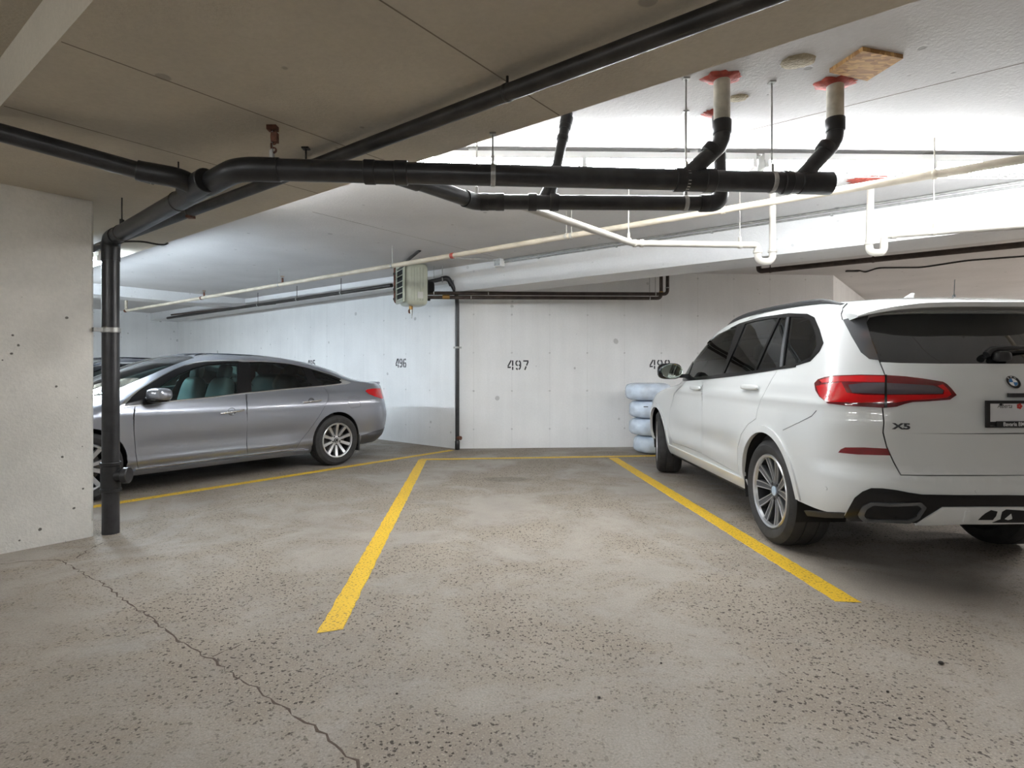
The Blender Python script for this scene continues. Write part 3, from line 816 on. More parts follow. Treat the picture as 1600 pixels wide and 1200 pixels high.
# supply drop on the louvre side, from the ceiling to the wall head pipe
sx = atY(618, 440, 8.95)
hp = pipe_thing('heater_drop_pipe', 'rusty brown vertical pipe beside the heater louvres', [Vector((sx.x, sx.y, ZC)), Vector((sx.x, sx.y, 2.32)), hc + fa * 0.1 - ZV * 0.2 + fb * 0.1], 0.031, M_RUST, 12, fr=0.06)
for z in (2.37, 2.52, 2.76): mesh('pipe_ring', sleeve((sx.x, sx.y, z), (0, 0, 1), 0.039, 0.035, 12), M_BROWN, hp, smooth=40)
q = atY(650, 393, 8.3)
kb = pipe_thing('kinked_pipe', 'short dark pipe slanting from the ceiling to the heater top', [Vector((sx.x + 0.04, sx.y - 0.02, 2.80)), atZ(640, 404, 2.82), atZ(656, 391, ZC)], 0.022, M_STEEL, 10, fr=0.04)
# twin pipes under the beam
ya, yb = 8.86, 9.22
for i, (py, pxe, zz) in enumerate(((458.5, 1043, 0), (465, 1033, 1))):
    s0 = atY(664, py - 0.5, ya); s1 = atY(pxe, py + 1, yb)
    o = pipe_thing('heater_pipe', ('upper' if i == 0 else 'lower') + ' of twin dark pipes running from the heater along the back wall', [s0, s1, Vector((s1.x, s1.y, ZC))], 0.028, M_BROWN, 12, fr=0.07)
    for px in ((678, 763, 1024) if i == 0 else (736, 1015)):
        k = (px - 800) / F; d = s1 - s0; t = (k * s0.y - s0.x) / (d.x - k * d.y); p = s0 + d * t
        b = mesh('pipe_clamp', sleeve(p, d, 0.034, 0.016, 12), M_GALV, o, smooth=40)
        mesh('clamp_rod', tube([p, Vector((p.x, p.y, ZC))], 0.005, 6), M_GALV, b)
    if i == 1: mesh('brass_union', sleeve(atY(697, 464, ya + 0.03), s1 - s0, 0.036, 0.11, 12), M_BRASS, o, smooth=40); mesh('valve_knob', blob(atY(670, 465, ya) - ZV * 0.03, (0.025, 0.025, 0.02)), M_DARK, o, smooth=True)
    mesh('riser_ring', sleeve((s1.x, s1.y, s1.z + 0.1), (0, 0, 1), 0.036, 0.015, 12), M_BRASS if i else M_GALV, o, smooth=40)
# black corner pipe from heater to floor
cx = (714.5 - 800) / F * 9.17
cpth = [atY(668, 441, 8.85), atY(700, 434, 8.98), atY(713, 458, 9.0), Vector((cx, 9.17, 1.25 + 108 / F * 9.17)), Vector((cx, 9.17, 0))]
ck = pipe_thing('corner_drain_pipe', 'slim black pipe running down the wall corner to the floor', cpth, 0.033, M_ABS, 14, fr=0.10)
mesh('elbow', tube(fillet([atY(690, 436, 8.94), cpth[1], atY(706, 446, 8.99)], 0.10, 6), 0.040, 14), M_ABS2, ck, smooth=40)
mesh('pipe_strap', sleeve((cx, 9.17, 1.25 + 37 / F * 9.17), (0, 0, 1), 0.037, 0.03, 12), M_GALV, ck, smooth=40)
mesh('strap_ear', box((cx, 9.2, 1.25 + 37 / F * 9.17), (0.13, 0.012, 0.03)), M_GALV, ck)
vz = 1.25 - 104 / F * 9.17
mesh('cleanout', tube([Vector((cx, 9.17, vz)), Vector((cx + 0.06, 9.12, vz))], 0.032, 12), M_RUST, ck, smooth=40)
mesh('foot_collar', sleeve((cx, 9.17, 0.07), (0, 0, 1), 0.039, 0.14, 14), M_ABS2, ck, smooth=40)
mesh('hanger_ring', lathe([(-0.008, 0.036), (-0.008, 0.044), (0.008, 0.044), (0.008, 0.036)], atY(691, 437, 8.94), (1, 0.2, 0.1), 14, True), M_GALV, ck, smooth=40)
p = atY(691, 430, 8.94); mesh('hanger_rod', tube([p, Vector((p.x, p.y, ZC))], 0.005, 6), M_GALV, ck)

# junction box and conduits at the beam head
jb = atv(780, 412, VB0 - 0.06)
jt = thing('junction_box', 'small grey junction box at the head of the long beam', 'junction box', (jb.x, jb.y, ZC))
mesh('box', box((jb.x, jb.y, ZC - 0.055), (0.13, 0.10, 0.11), (UV_U, UV_V, ZV)), M_WHITEMETAL, jt)
mesh('cover', box(Vector((jb.x, jb.y, ZC - 0.055)) - UV_V * 0.052, (0.11, 0.006, 0.09), (UV_U, UV_V, ZV)), M_GALV, jt)
uj = jb.dot(UV_U)
ct = thing('beam_conduit', 'pair of thin grey conduits along the head of the long beam', 'conduit', tuple(uv(uj, VB0 - 0.03, ZC)))
for z, vv in ((ZC - 0.014, 0.030), (ZC - 0.045, 0.014)):
    mesh('conduit', tube([uv(uj - 0.05, VB0 - vv, z), uv(-4, VB0 - vv, z)], 0.0115, 8), M_GALV, ct, smooth=40)
for u in (4.6, 3.4, 2.2, 1.0): mesh('clip', box(uv(u, VB0 - 0.012, ZC - 0.05), (0.02, 0.03, 0.03), (UV_U, UV_V, ZV)), M_GALV, ct)
fc = thing('ceiling_cable', 'thin grey cable drooping across the raised ceiling to the junction box', 'cable', (jb.x, jb.y, ZC))
mesh('cable', tube([atZ(712, 403, ZC - 0.02), atZ(735, 404.5, ZC - 0.03), atZ(755, 404.5, ZC - 0.015), Vector((jb.x, jb.y, ZC - 0.03))], 0.006, 6), M_GALV, fc, smooth=40)

# cables
cb_ = thing('ceiling_wire', 'black cable stapled across the ceiling beyond the beam above the white SUV', 'cable', tuple(atZ(1330, 424, ZC)))
mesh('wire', tube(fillet([atZ(x, y, ZC - 0.012) for x, y in ((1327, 424), (1342, 422.5), (1352, 425.5), (1372, 418.5), (1440, 418), (1512, 407), (1600, 400.5), (1680, 394))], 0.1, 4), 0.012, 6), M_CABLE, cb_, smooth=40)
mesh('wire_end', box(atZ(1332, 423.5, ZC - 0.012), (0.20, 0.05, 0.024)), M_CABLE, cb_)
lw = thing('loose_wire', 'loose black wire end dangling under the low slab beside the standpipe', 'cable', tuple(atZ(200, 377, 2.5)))
mesh('wire', tube(fillet([atZ(186, 378, 2.40), atZ(205, 377, 2.40), atZ(225, 377.5, 2.40), atZ(245, 382, 2.39), atZ(258, 382.5, 2.38), atZ(262, 380, 2.39)], 0.1, 4), 0.008, 6), M_CABLE, lw, smooth=40)
mesh('wire_tie', tube([atZ(186, 378, 2.40), Vector((atZ(186, 378, 2.40).x, atZ(186, 378, 2.40).y, ZS))], 0.004, 5), M_CABLE, lw)

# ------------------------------------------------------------------ ceiling repairs
ob = [atZ(x, y, ZC - 0.02) for x, y in ((1296, 113), (1348, 79), (1411, 91), (1355, 126))]
area = sum(ob[i].x * ob[(i + 1) % 4].y - ob[(i + 1) % 4].x * ob[i].y for i in range(4))
if area < 0: ob.reverse()
T(mesh('strand_board', prism(ob, ZC - 0.022, ZC), M_OSB), 'brown strand board panel fixed flat to the raised ceiling', 'board')
for k, (px, py, rx, lab) in enumerate(((1247, 95.5, 0.098, 'larger rough concrete plug in the raised ceiling, beside the strand board'), (1153, 153, 0.066, 'smaller rough concrete plug in the raised ceiling, between the two risers'))):
    c = atZ(px, py, ZC)
    o = smear((c.x, c.y), rx * 0.8, 20 + k, 1.12, M_PATCH, 'ceiling_plug', None, 0.006, rag=0.05)
    T(o, lab, 'plug')

# ------------------------------------------------------------------ stencilled stall numbers
DIG = {
 '4': [[(0.30, 1.0), (0.03, 0.36)], [(0.0, 0.27), (0.27, 0.27)], [(0.42, 1.0), (0.42, 0.42)], [(0.42, 0.34), (0.42, 0.0)]],
 '5': [[(0.10, 0.94), (0.46, 0.94)], [(0.08, 0.98), (0.08, 0.55)], [(0.14, 0.58), (0.32, 0.60), (0.43, 0.48), (0.45, 0.32), (0.40, 0.14), (0.30, 0.06)], [(0.19, 0.05), (0.10, 0.10), (0.05, 0.22)]],
 '6': [[(0.40, 0.80), (0.34, 0.93), (0.28, 0.95)], [(0.20, 0.95), (0.10, 0.84), (0.06, 0.60), (0.06, 0.30), (0.10, 0.12), (0.20, 0.05)], [(0.28, 0.05), (0.38, 0.10), (0.43, 0.28), (0.40, 0.46), (0.28, 0.55)], [(0.19, 0.55), (0.11, 0.46)]],
 '7': [[(0.03, 0.94), (0.46, 0.94)], [(0.43, 0.88), (0.30, 0.45)], [(0.27, 0.38), (0.16, 0.0)]],
 '8': [[(0.21, 0.95), (0.10, 0.88), (0.07, 0.75), (0.12, 0.60), (0.21, 0.53)], [(0.28, 0.95), (0.39, 0.88), (0.42, 0.75), (0.37, 0.60), (0.28, 0.53)],
       [(0.21, 0.48), (0.09, 0.40), (0.05, 0.26), (0.09, 0.12), (0.21, 0.05)], [(0.28, 0.48), (0.40, 0.40), (0.44, 0.26), (0.40, 0.12), (0.28, 0.05)]],
 '9': [[(0.09, 0.20), (0.15, 0.07), (0.21, 0.05)], [(0.29, 0.05), (0.39, 0.16), (0.43, 0.40), (0.43, 0.70), (0.39, 0.88), (0.29, 0.95)], [(0.21, 0.95), (0.11, 0.90), (0.06, 0.72), (0.09, 0.54), (0.21, 0.45)], [(0.30, 0.45), (0.38, 0.54)]],
}
def number(txt, base, right, out, hgt, wid, label):
    """base: left foot of the number on the wall, right: unit vector along the wall, out: wall normal"""
    o = thing('stall_number', label, 'number', tuple(base), group=None)
    cell = wid / len(txt)
    for i, ch in enumerate(txt):
        parts = []
        for st_ in DIG[ch]:
            pts = [base + right * (cell * (i + 0.08) + x / 0.5 * cell * 0.80) + ZV * (y * hgt) for x, y in st_]
            hw = hgt * 0.075
            V, Fc = [], []
            for k, p in enumerate(pts):
                d = (pts[min(k + 1, len(pts) - 1)] - pts[max(k - 1, 0)]).normalized(); n = out.cross(d).normalized()
                for s in (hw, -hw):
                    V.append(p + n * s + out * 0.002)
                for s in (hw, -hw):
                    V.append(p + n * s + out * 0.0003)
            for k in range(len(pts) - 1):
                a0, b0 = k * 4, k * 4 + 4
                Fc += [(a0, b0, b0 + 1, a0 + 1), (a0, a0 + 2, b0 + 2, b0), (a0 + 1, b0 + 1, b0 + 3, a0 + 3)]
            parts.append((V, Fc))
        mesh('digit', join(*parts), M_STENCIL, o)
    return o
def on_wall(px, py, p0, d):
    n = Vector((d.y, -d.x, 0)); r = ray(px, py); return EYE + r * (p0.dot(n) / r.dot(n))
bn = Vector((BDIR.y, -BDIR.x, 0)); wn = Vector((-WDIR.y, WDIR.x, 0))
number('497', on_wall(792, 578, CORNER, BDIR), BDIR, bn, 0.155, 0.375, 'black stencilled number 497 on the back wall')
number('498', on_wall(1014, 576.5, CORNER, BDIR), BDIR, bn, 0.150, 0.375, 'black stencilled number 498 on the back wall, partly behind the mirror')
number('496', on_wall(618, 574.5, CORNER, WDIR), -WDIR, wn, 0.160, 0.31, 'black stencilled number 496 on the left wall beside the corner pipe')
number('495', on_wall(480.5, 575, CORNER, WDIR), -WDIR, wn, 0.165, 0.31, 'black stencilled number 495 on the left wall, half hidden by the sedan')

# ------------------------------------------------------------------ bagged tyres stacked against the wall
bx = atZ(1010, 706.5, 0)
cxb, cyb = bx.x + 0.06, bx.y - 0.02
for i in range(4):
    rr = random.Random(30 + i)
    n, m_ = 44, 14
    R_, hgt = (0.315, 0.345, 0.33, 0.35)[i], 0.266
    ox, oy = (0.06, 0.02, 0.0, -0.04)[i], (0.0, 0.01, -0.01, 0.0)[i]
    V, Fc = [], []
    for k in range(m_ + 1):
        ph = -math.pi / 2 + math.pi * k / m_
        for j in range(n):
            th = 2 * math.pi * j / n
            f = abs(math.cos(ph)) ** 0.35
            wr = 1 + 0.016 * math.sin(7 * th + i + 2 * ph) + 0.010 * math.sin(15 * th + 3 * ph * i) + 0.008 * math.sin(23 * th - 5 * ph)
            V.append((cxb + ox + R_ * f * wr * math.cos(th), cyb + oy + R_ * f * wr * math.sin(th), 0.135 + i * 0.268 + math.copysign(abs(math.sin(ph)) ** 0.6, math.sin(ph)) * hgt / 2))
    for k in range(m_):
        for j in range(n):
            q = (j + 1) % n; Fc.append((k * n + j, k * n + q, (k + 1) * n + q, (k + 1) * n + j))
    where = ('bottom of the stack by the wall', 'second up in the stack', 'third up in the stack', 'topmost of the stack by the wall')[i]
    o = thing('bagged_tyre', 'tyre in a pale blue bag, ' + where, 'tyre', (cxb + ox, cyb + oy, i * 0.268), group='bagged tyres stacked by the wall')
    mesh('bag', (V, Fc), M_BAG, o, smooth=True)
    if i == 2: mesh('printed_label', box((cxb + ox - 0.12, cyb + oy - R_ * 0.93, 0.135 + i * 0.268 + 0.05), (0.12, 0.006, 0.012)), M_STENCIL, o)

# pebbles on the floor
for i, (px, py, r) in enumerate(((1470, 1038, 0.011), (1387, 1082, 0.006), (1406, 1124, 0.006), (936, 1091, 0.006), (1033, 1037, 0.005), (620, 1085, 0.005))):
    p = atZ(px, py, 0)
    v, f = blob((p.x, p.y, r * 0.62), (r, r * 0.8, r * 0.65), e=2.2, nu=10, nv=6)
    rr = random.Random(i); v = [Vector(q) + Vector((rr.uniform(-1, 1), rr.uniform(-1, 1), 0)) * (r * 0.12) for q in v]
    o = mesh('pebble', (v, f), M_STONE, smooth=True)
    T(o, 'largest dark pebble lying on the bare floor behind the white SUV' if i == 0 else 'tiny dark pebble lying loose on the worn floor', 'pebble', None if i == 0 else 'tiny pebbles on the floor')
# ------------------------------------------------------------------ vehicles: body shell as a stack of plan contours
def pchip(tab):
    xs = np.array([t[0] for t in tab], float); ys = np.array([t[1] for t in tab], float)
    h = np.diff(xs); dl = np.diff(ys) / h
    m = np.zeros_like(xs)
    for i in range(1, len(xs) - 1):
        if dl[i - 1] * dl[i] > 0:
            w1, w2 = 2 * h[i] + h[i - 1], h[i] + 2 * h[i - 1]
            m[i] = (w1 + w2) / (w1 / dl[i - 1] + w2 / dl[i])
    m[0], m[-1] = dl[0], dl[-1]
    def f(x):
        x = np.clip(np.asarray(x, float), xs[0], xs[-1])
        i = np.clip(np.searchsorted(xs, x, side='right') - 1, 0, len(h) - 1)
        t = (x - xs[i]) / h[i]
        return ((1 + 2 * t) * (1 - t) ** 2 * ys[i] + t * (1 - t) ** 2 * h[i] * m[i]
                + t * t * (3 - 2 * t) * ys[i + 1] + t * t * (t - 1) * h[i] * m[i + 1])
    return f
def inside(poly, X, Y):
    """even-odd test, vectorised"""
    r = np.zeros(len(X), bool); n = len(poly); j = n - 1
    for i in range(n):
        xi, yi = poly[i]; xj, yj = poly[j]
        c = ((yi > Y) != (yj > Y))
        with np.errstate(divide='ignore', invalid='ignore'):
            r ^= c & (X < (xj - xi) * (Y - yi) / ((yj - yi) if yj != yi else 1e-12) + xi)
        j = i
    return r
class Shell:
    PR, PS, PF = 1.25, 3.3, 1.25
    def __init__(s, xr, xf, w, lr, lf, n_, plan, root_loc, yaw, crease=None):
        s.fxr, s.fxf, s.fw, s.flr, s.flf, s.fn = map(pchip, (xr, xf, w, lr, lf, n_))
        s.plan, s.crease = plan, crease
        s.z0, s.z1 = w[0][0], w[-1][0]
        s.PT = s.PR + s.PS + s.PF
        s.loc = Vector(root_loc); s.yaw = yaw
        s.mat = Matrix.Translation(s.loc) @ Matrix.Rotation(yaw, 4, 'Z')
        s.inv = s.mat.inverted()
    def W(s, x, z):
        w = s.fw(z) * s.plan(x, z)
        return w + s.crease(x, z) if s.crease else w
    def ends(s, z):
        xr, xf, lr, lf = s.fxr(z), s.fxf(z), s.flr(z), s.flf(z)
        k = np.minimum(1.0, 0.96 * (xf - xr) / np.maximum(lr + lf, 1e-6))
        return xr, xf, lr * k, lf * k, s.fn(z)
    def pt(s, P_, z):
        P_ = np.asarray(P_, float); z = np.asarray(z, float)
        xr, xf, lr, lf, n = s.ends(z)
        thr = np.clip(P_ / s.PR, 0, 1) * math.pi / 2
        thf = np.clip((s.PT - P_) / s.PF, 0, 1) * math.pi / 2
        def se(th):
            c, q = np.abs(np.cos(th)), np.abs(np.sin(th))
            r = (c ** n + q ** n) ** (-1 / n); return r * c, r * q
        cr_, sr_ = se(thr); cf_, sf_ = se(thf)
        t = np.clip((P_ - s.PR) / s.PS, 0, 1)
        x = xr + lr + (xf - lf - xr - lr) * t
        yk = np.ones_like(x)
        rear = P_ < s.PR; fr = P_ > s.PR + s.PS
        x = np.where(rear, xr + lr * (1 - cr_), np.where(fr, xf - lf * (1 - cf_), x))
        yk = np.where(rear, sr_, np.where(fr, sf_, yk))
        return x, s.W(x, z) * yk, z
    def hw(s, x, z):
        xr, xf, lr, lf, n = s.ends(z)
        a = np.clip(1 - (x - xr) / lr, 0, 1); b = np.clip(1 - (xf - x) / lf, 0, 1)
        k = (1 - a ** n) ** (1 / n) * (1 - b ** n) ** (1 / n)
        return np.where((x > xr) & (x < xf), s.W(x, z) * k, 0.0)
    def par(s, x, y, z):
        """P of a surface point"""
        xr, xf, lr, lf, n = s.ends(z); w = s.W(x, z)
        if x < xr + lr: return float(math.atan2(max(0, y) / w, max(0.0, 1 - (x - xr) / lr)) / (math.pi / 2) * s.PR)
        if x > xf - lf: return float(s.PT - math.atan2(max(0, y) / w, max(0.0, 1 - (xf - x) / lf)) / (math.pi / 2) * s.PF)
        return float(s.PR + (x - xr - lr) / (xf - lf - xr - lr) * s.PS)
    def sx(s, x, z):
        """side-view point (x, z) to (P, z)"""
        zc = min(max(z, s.z0 + 1e-4), s.z1 - 1e-4)
        return (s.par(x, float(s.hw(np.array([x]), np.array([zc]))[0]), zc), z)
    def ry(s, y, z):
        """rear-view point (y, z) to (P, z)"""
        ps = np.linspace(0, s.PR, 200); _, yy, _ = s.pt(ps, np.full(200, z))
        return (float(np.interp(y, yy, ps)), z)
    def fy(s, y, z):
        ps = np.linspace(s.PT, s.PT - s.PF, 200); _, yy, _ = s.pt(ps, np.full(200, z))
        return (float(np.interp(y, yy, ps)), z)
    def pick(s, px, py):
        o = s.inv @ EYE; d = (s.inv.to_3x3() @ ray(px, py))
        t = np.linspace(1.5, 15.0, 2700)
        def val(t):
            x, y, z = o.x + d.x * t, o.y + d.y * t, o.z + d.z * t
            zc = np.clip(z, s.z0 + 1e-4, s.z1 - 1e-4)
            return s.hw(x, zc) - np.abs(y) - 10 * np.abs(z - zc), x, y, zc
        v, x, y, z = val(t)
        ok = np.nonzero(v > 0)[0]
        if len(ok):
            a, b = t[max(ok[0] - 1, 0)], t[ok[0]]
            for _ in range(30):
                m = (a + b) / 2
                if val(np.array([m]))[0][0] > 0: b = m
                else: a = m
            _, x, y, z = val(np.array([b])); i = 0
        else: i = int(np.argmax(v))
        X, Y, Z = float(x[i]), float(y[i]), float(z[i])
        if Y < 0 and X < 0.0: return (0.0, Z)
        return (s.par(X, abs(Y), Z), Z)
    def picks(s, L_, closed=False, step=5.0):
        """pick a list of photo points, filled in so that edges stay straight in view"""
        out = []
        for i, a in enumerate(L_):
            if i == len(L_) - 1 and not closed: out.append(a); break
            b = L_[(i + 1) % len(L_)]; k = max(1, int(math.hypot(b[0] - a[0], b[1] - a[1]) / step))
            out += [(a[0] + (b[0] - a[0]) * j / k, a[1] + (b[1] - a[1]) * j / k) for j in range(k)]
        return [s.pick(*q) for q in out]
    def sxs(s, L_, step=0.06):
        out = []
        for a, b in zip(L_, L_[1:]):
            k = max(1, int(math.hypot(b[0] - a[0], b[1] - a[1]) / step))
            out += [s.sx(a[0] + (b[0] - a[0]) * j / k, a[1] + (b[1] - a[1]) * j / k) for j in range(k)]
        return out + [s.sx(*L_[-1])]
    def nrm(s, P_, z):
        e = 1e-3
        def q(a, b): return np.stack(s.pt(np.clip(a, 0, s.PT), np.clip(b, s.z0, s.z1)), -1)
        dp = q(P_ + e, z) - q(P_ - e, z); dz = q(P_, z + e) - q(P_, z - e)
        n = np.cross(dz, dp); l = np.linalg.norm(n, axis=-1, keepdims=True)
        n = n / np.maximum(l, 1e-9)
        # keep the normal pointing away from the middle
        x, y, zz = s.pt(P_, z)
        c = np.stack([x - 1.2, y, zz - 0.75], -1)
        fl = (n * c).sum(-1) < 0
        n[fl] *= -1
        edge = (P_ < 1e-6) | (P_ > s.PT - 1e-6)
        n[edge, 1] = 0
        return n / np.maximum(np.linalg.norm(n, axis=-1, keepdims=True), 1e-9)
def dens(poly, step=0.03, closed=True):
    out = []; n = len(poly)
    for i in range(n if closed else n - 1):
        a, b = poly[i], poly[(i + 1) % n]
        k = max(1, int(math.hypot(a[0] - b[0], (a[1] - b[1])) / step))
        for j in range(k): out.append((a[0] + (b[0] - a[0]) * j / k, a[1] + (b[1] - a[1]) * j / k))
    return out
def smooth_poly(poly, it=2):
    for _ in range(it):
        o = []
        for i in range(len(poly)):
            a, b = poly[i], poly[(i + 1) % len(poly)]
            o += [(a[0] * .75 + b[0] * .25, a[1] * .75 + b[1] * .25), (a[0] * .25 + b[0] * .75, a[1] * .25 + b[1] * .75)]
        poly = o
    return poly
def grow(poly, d):
    """offset a polygon outwards by d (in P,z metres)"""
    n = len(poly); A = sum(poly[i][0] * poly[(i + 1) % n][1] - poly[(i + 1) % n][0] * poly[i][1] for i in range(n))
    sg = 1 if A > 0 else -1; out = []
    for i in range(n):
        a, b, c = poly[i - 1], poly[i], poly[(i + 1) % n]
        def nn(p, q):
            dx, dy = q[0] - p[0], q[1] - p[1]; l = math.hypot(dx, dy) or 1; return (sg * dy / l, -sg * dx / l)
        n1, n2 = nn(a, b), nn(b, c); mx, my = n1[0] + n2[0], n1[1] + n2[1]; l = math.hypot(mx, my) or 1
        out.append((b[0] + mx / l * d, b[1] + my / l * d))
    return out
def patch(s, outline, holes=(), off=0.0, depth=0.012, gp=0.07, gz=0.035, zs=None, both=True, centre=False, step=0.03):
    """skin patch of shell s over outline (P, z): returns data for skin_obj. centre: outline touches P=0 or PT, halves are welded"""
    pts, edges = [], []
    for poly in (outline, *holes):
        q = dens(poly, step); b = len(pts); pts += q
        edges += [(b + i, b + (i + 1) % len(q)) for i in range(len(q))]
    oa = np.array(pts)
    P0, P1, Z0, Z1 = oa[:, 0].min(), oa[:, 0].max(), oa[:, 1].min(), oa[:, 1].max()
    zlev = np.array(zs) if zs is not None else np.arange(Z0 + gz / 2, Z1, gz)
    zlev = zlev[(zlev > Z0) & (zlev < Z1)]
    gx, gy = np.meshgrid(np.arange(P0 + gp / 2, P1, gp), zlev)
    gx, gy = gx.ravel(), gy.ravel()
    m = inside(outline, gx, gy)
    for h in holes: m &= ~inside(h, gx, gy)
    gx, gy = gx[m], gy[m]
    if len(gx):
        d = np.min((gx[:, None] - oa[None, :, 0]) ** 2 + (gy[:, None] - oa[None, :, 1]) ** 2, axis=1)
        gx, gy = gx[d > 0.0001], gy[d > 0.0001]
    allp = [Vector(p) for p in pts] + [Vector((a, b)) for a, b in zip(gx, gy)]
    vo, eo, fo, *_ = delaunay_2d_cdt(allp, edges, [], 0, 1e-5)
    A = np.array([(v.x, v.y) for v in vo]); Fc = np.array([f for f in fo if len(f) == 3])
    c = A[Fc].mean(1)
    m = inside(outline, c[:, 0], c[:, 1])
    for h in holes: m &= ~inside(h, c[:, 0], c[:, 1])
    Fc = Fc[m]
    zc = np.clip(A[:, 1], s.z0 + 1e-4, s.z1 - 1e-4)
    X, Y, Z = s.pt(A[:, 0], zc); Nn = s.nrm(A[:, 0], zc)
    V = np.stack([X, Y, A[:, 1]], -1) + Nn * off
    # winding so that faces look outwards
    fn = np.cross(V[Fc[:, 1]] - V[Fc[:, 0]], V[Fc[:, 2]] - V[Fc[:, 0]])
    fl = (fn * Nn[Fc].mean(1)).sum(1) < 0
    Fc[fl] = Fc[fl][:, ::-1]
    cnt = {}
    for f in Fc:
        for a, b in ((f[0], f[1]), (f[1], f[2]), (f[2], f[0])):
            k = (min(a, b), max(a, b)); cnt[k] = None if k in cnt else (a, b)
    bnd = [e for e in cnt.values() if e is not None]
    if centre: bnd = [e for e in bnd if not all((A[i, 0] < 1e-6 or A[i, 0] > s.PT - 1e-6) for i in e)]
    return V, Nn, Fc, bnd, depth, both
def skin_obj(name, data, mat, parent, s):
    V, Nn, Fc, bnd, depth, both = data
    verts, faces, ln = [], [], []
    for sg in ((1, -1) if both else (1,)):
        b = len(verts); S = np.array([1, sg, 1])
        VV, NN = V * S, Nn * S
        verts += [tuple(v) for v in VV]
        for f in Fc:
            ff = f if sg == 1 else f[::-1]
            faces.append(tuple(int(i) + b for i in ff)); ln += [tuple(NN[i]) for i in ff]
        if depth:
            for a, e in bnd:
                p0, p1 = VV[a], VV[e]; q0, q1 = p0 - NN[a] * depth, p1 - NN[e] * depth
                k = len(verts); verts += [tuple(p0), tuple(p1), tuple(q1), tuple(q0)]
                order = (1, 0, 3, 2) if sg == 1 else (0, 1, 2, 3)
                faces.append(tuple(k + i for i in order))
                n = np.cross(np.array(verts[k + order[1]]) - verts[k + order[0]], np.array(verts[k + order[2]]) - verts[k + order[0]])
                l = np.linalg.norm(n); n = n / l if l > 0 else NN[a]
                ln += [tuple(n)] * 4
    me = bpy.data.meshes.new(name)
    me.from_pydata(verts, [], faces); me.materials.append(mat)
    me.polygons.foreach_set('use_smooth', [True] * len(faces))
    me.update()
    if len(ln) == len(me.loops): me.normals_split_custom_set(ln)
    o = bpy.data.objects.new(name, me); COL.objects.link(o); o.parent = parent
    return o
def arch(s, xc, zc, r, n=36):
    out = []
    for i in range(n):
        a = 2 * math.pi * i / n
        out.append(s.sx(xc + r * math.cos(a), zc + r * math.sin(a)))
    return out
def arch_ring(s, xc, zc, r0, r1, a0, a1, n=40):
    q = [(xc + r1 * math.cos(a0 + (a1 - a0) * i / n), zc + r1 * math.sin(a0 + (a1 - a0) * i / n)) for i in range(n + 1)]
    q += [(xc + r0 * math.cos(a1 + (a0 - a1) * i / n), zc + r0 * math.sin(a1 + (a0 - a1) * i / n)) for i in range(n + 1)]
    return [s.sx(*p) for p in q]
CX = Vector((1, 0, 0)); CY = Vector((0, 1, 0)); CZ = Vector((0, 0, 1))
def lmesh(name, vf, mat, parent, smooth=40): return mesh(name, vf, mat, parent, smooth, local=True)

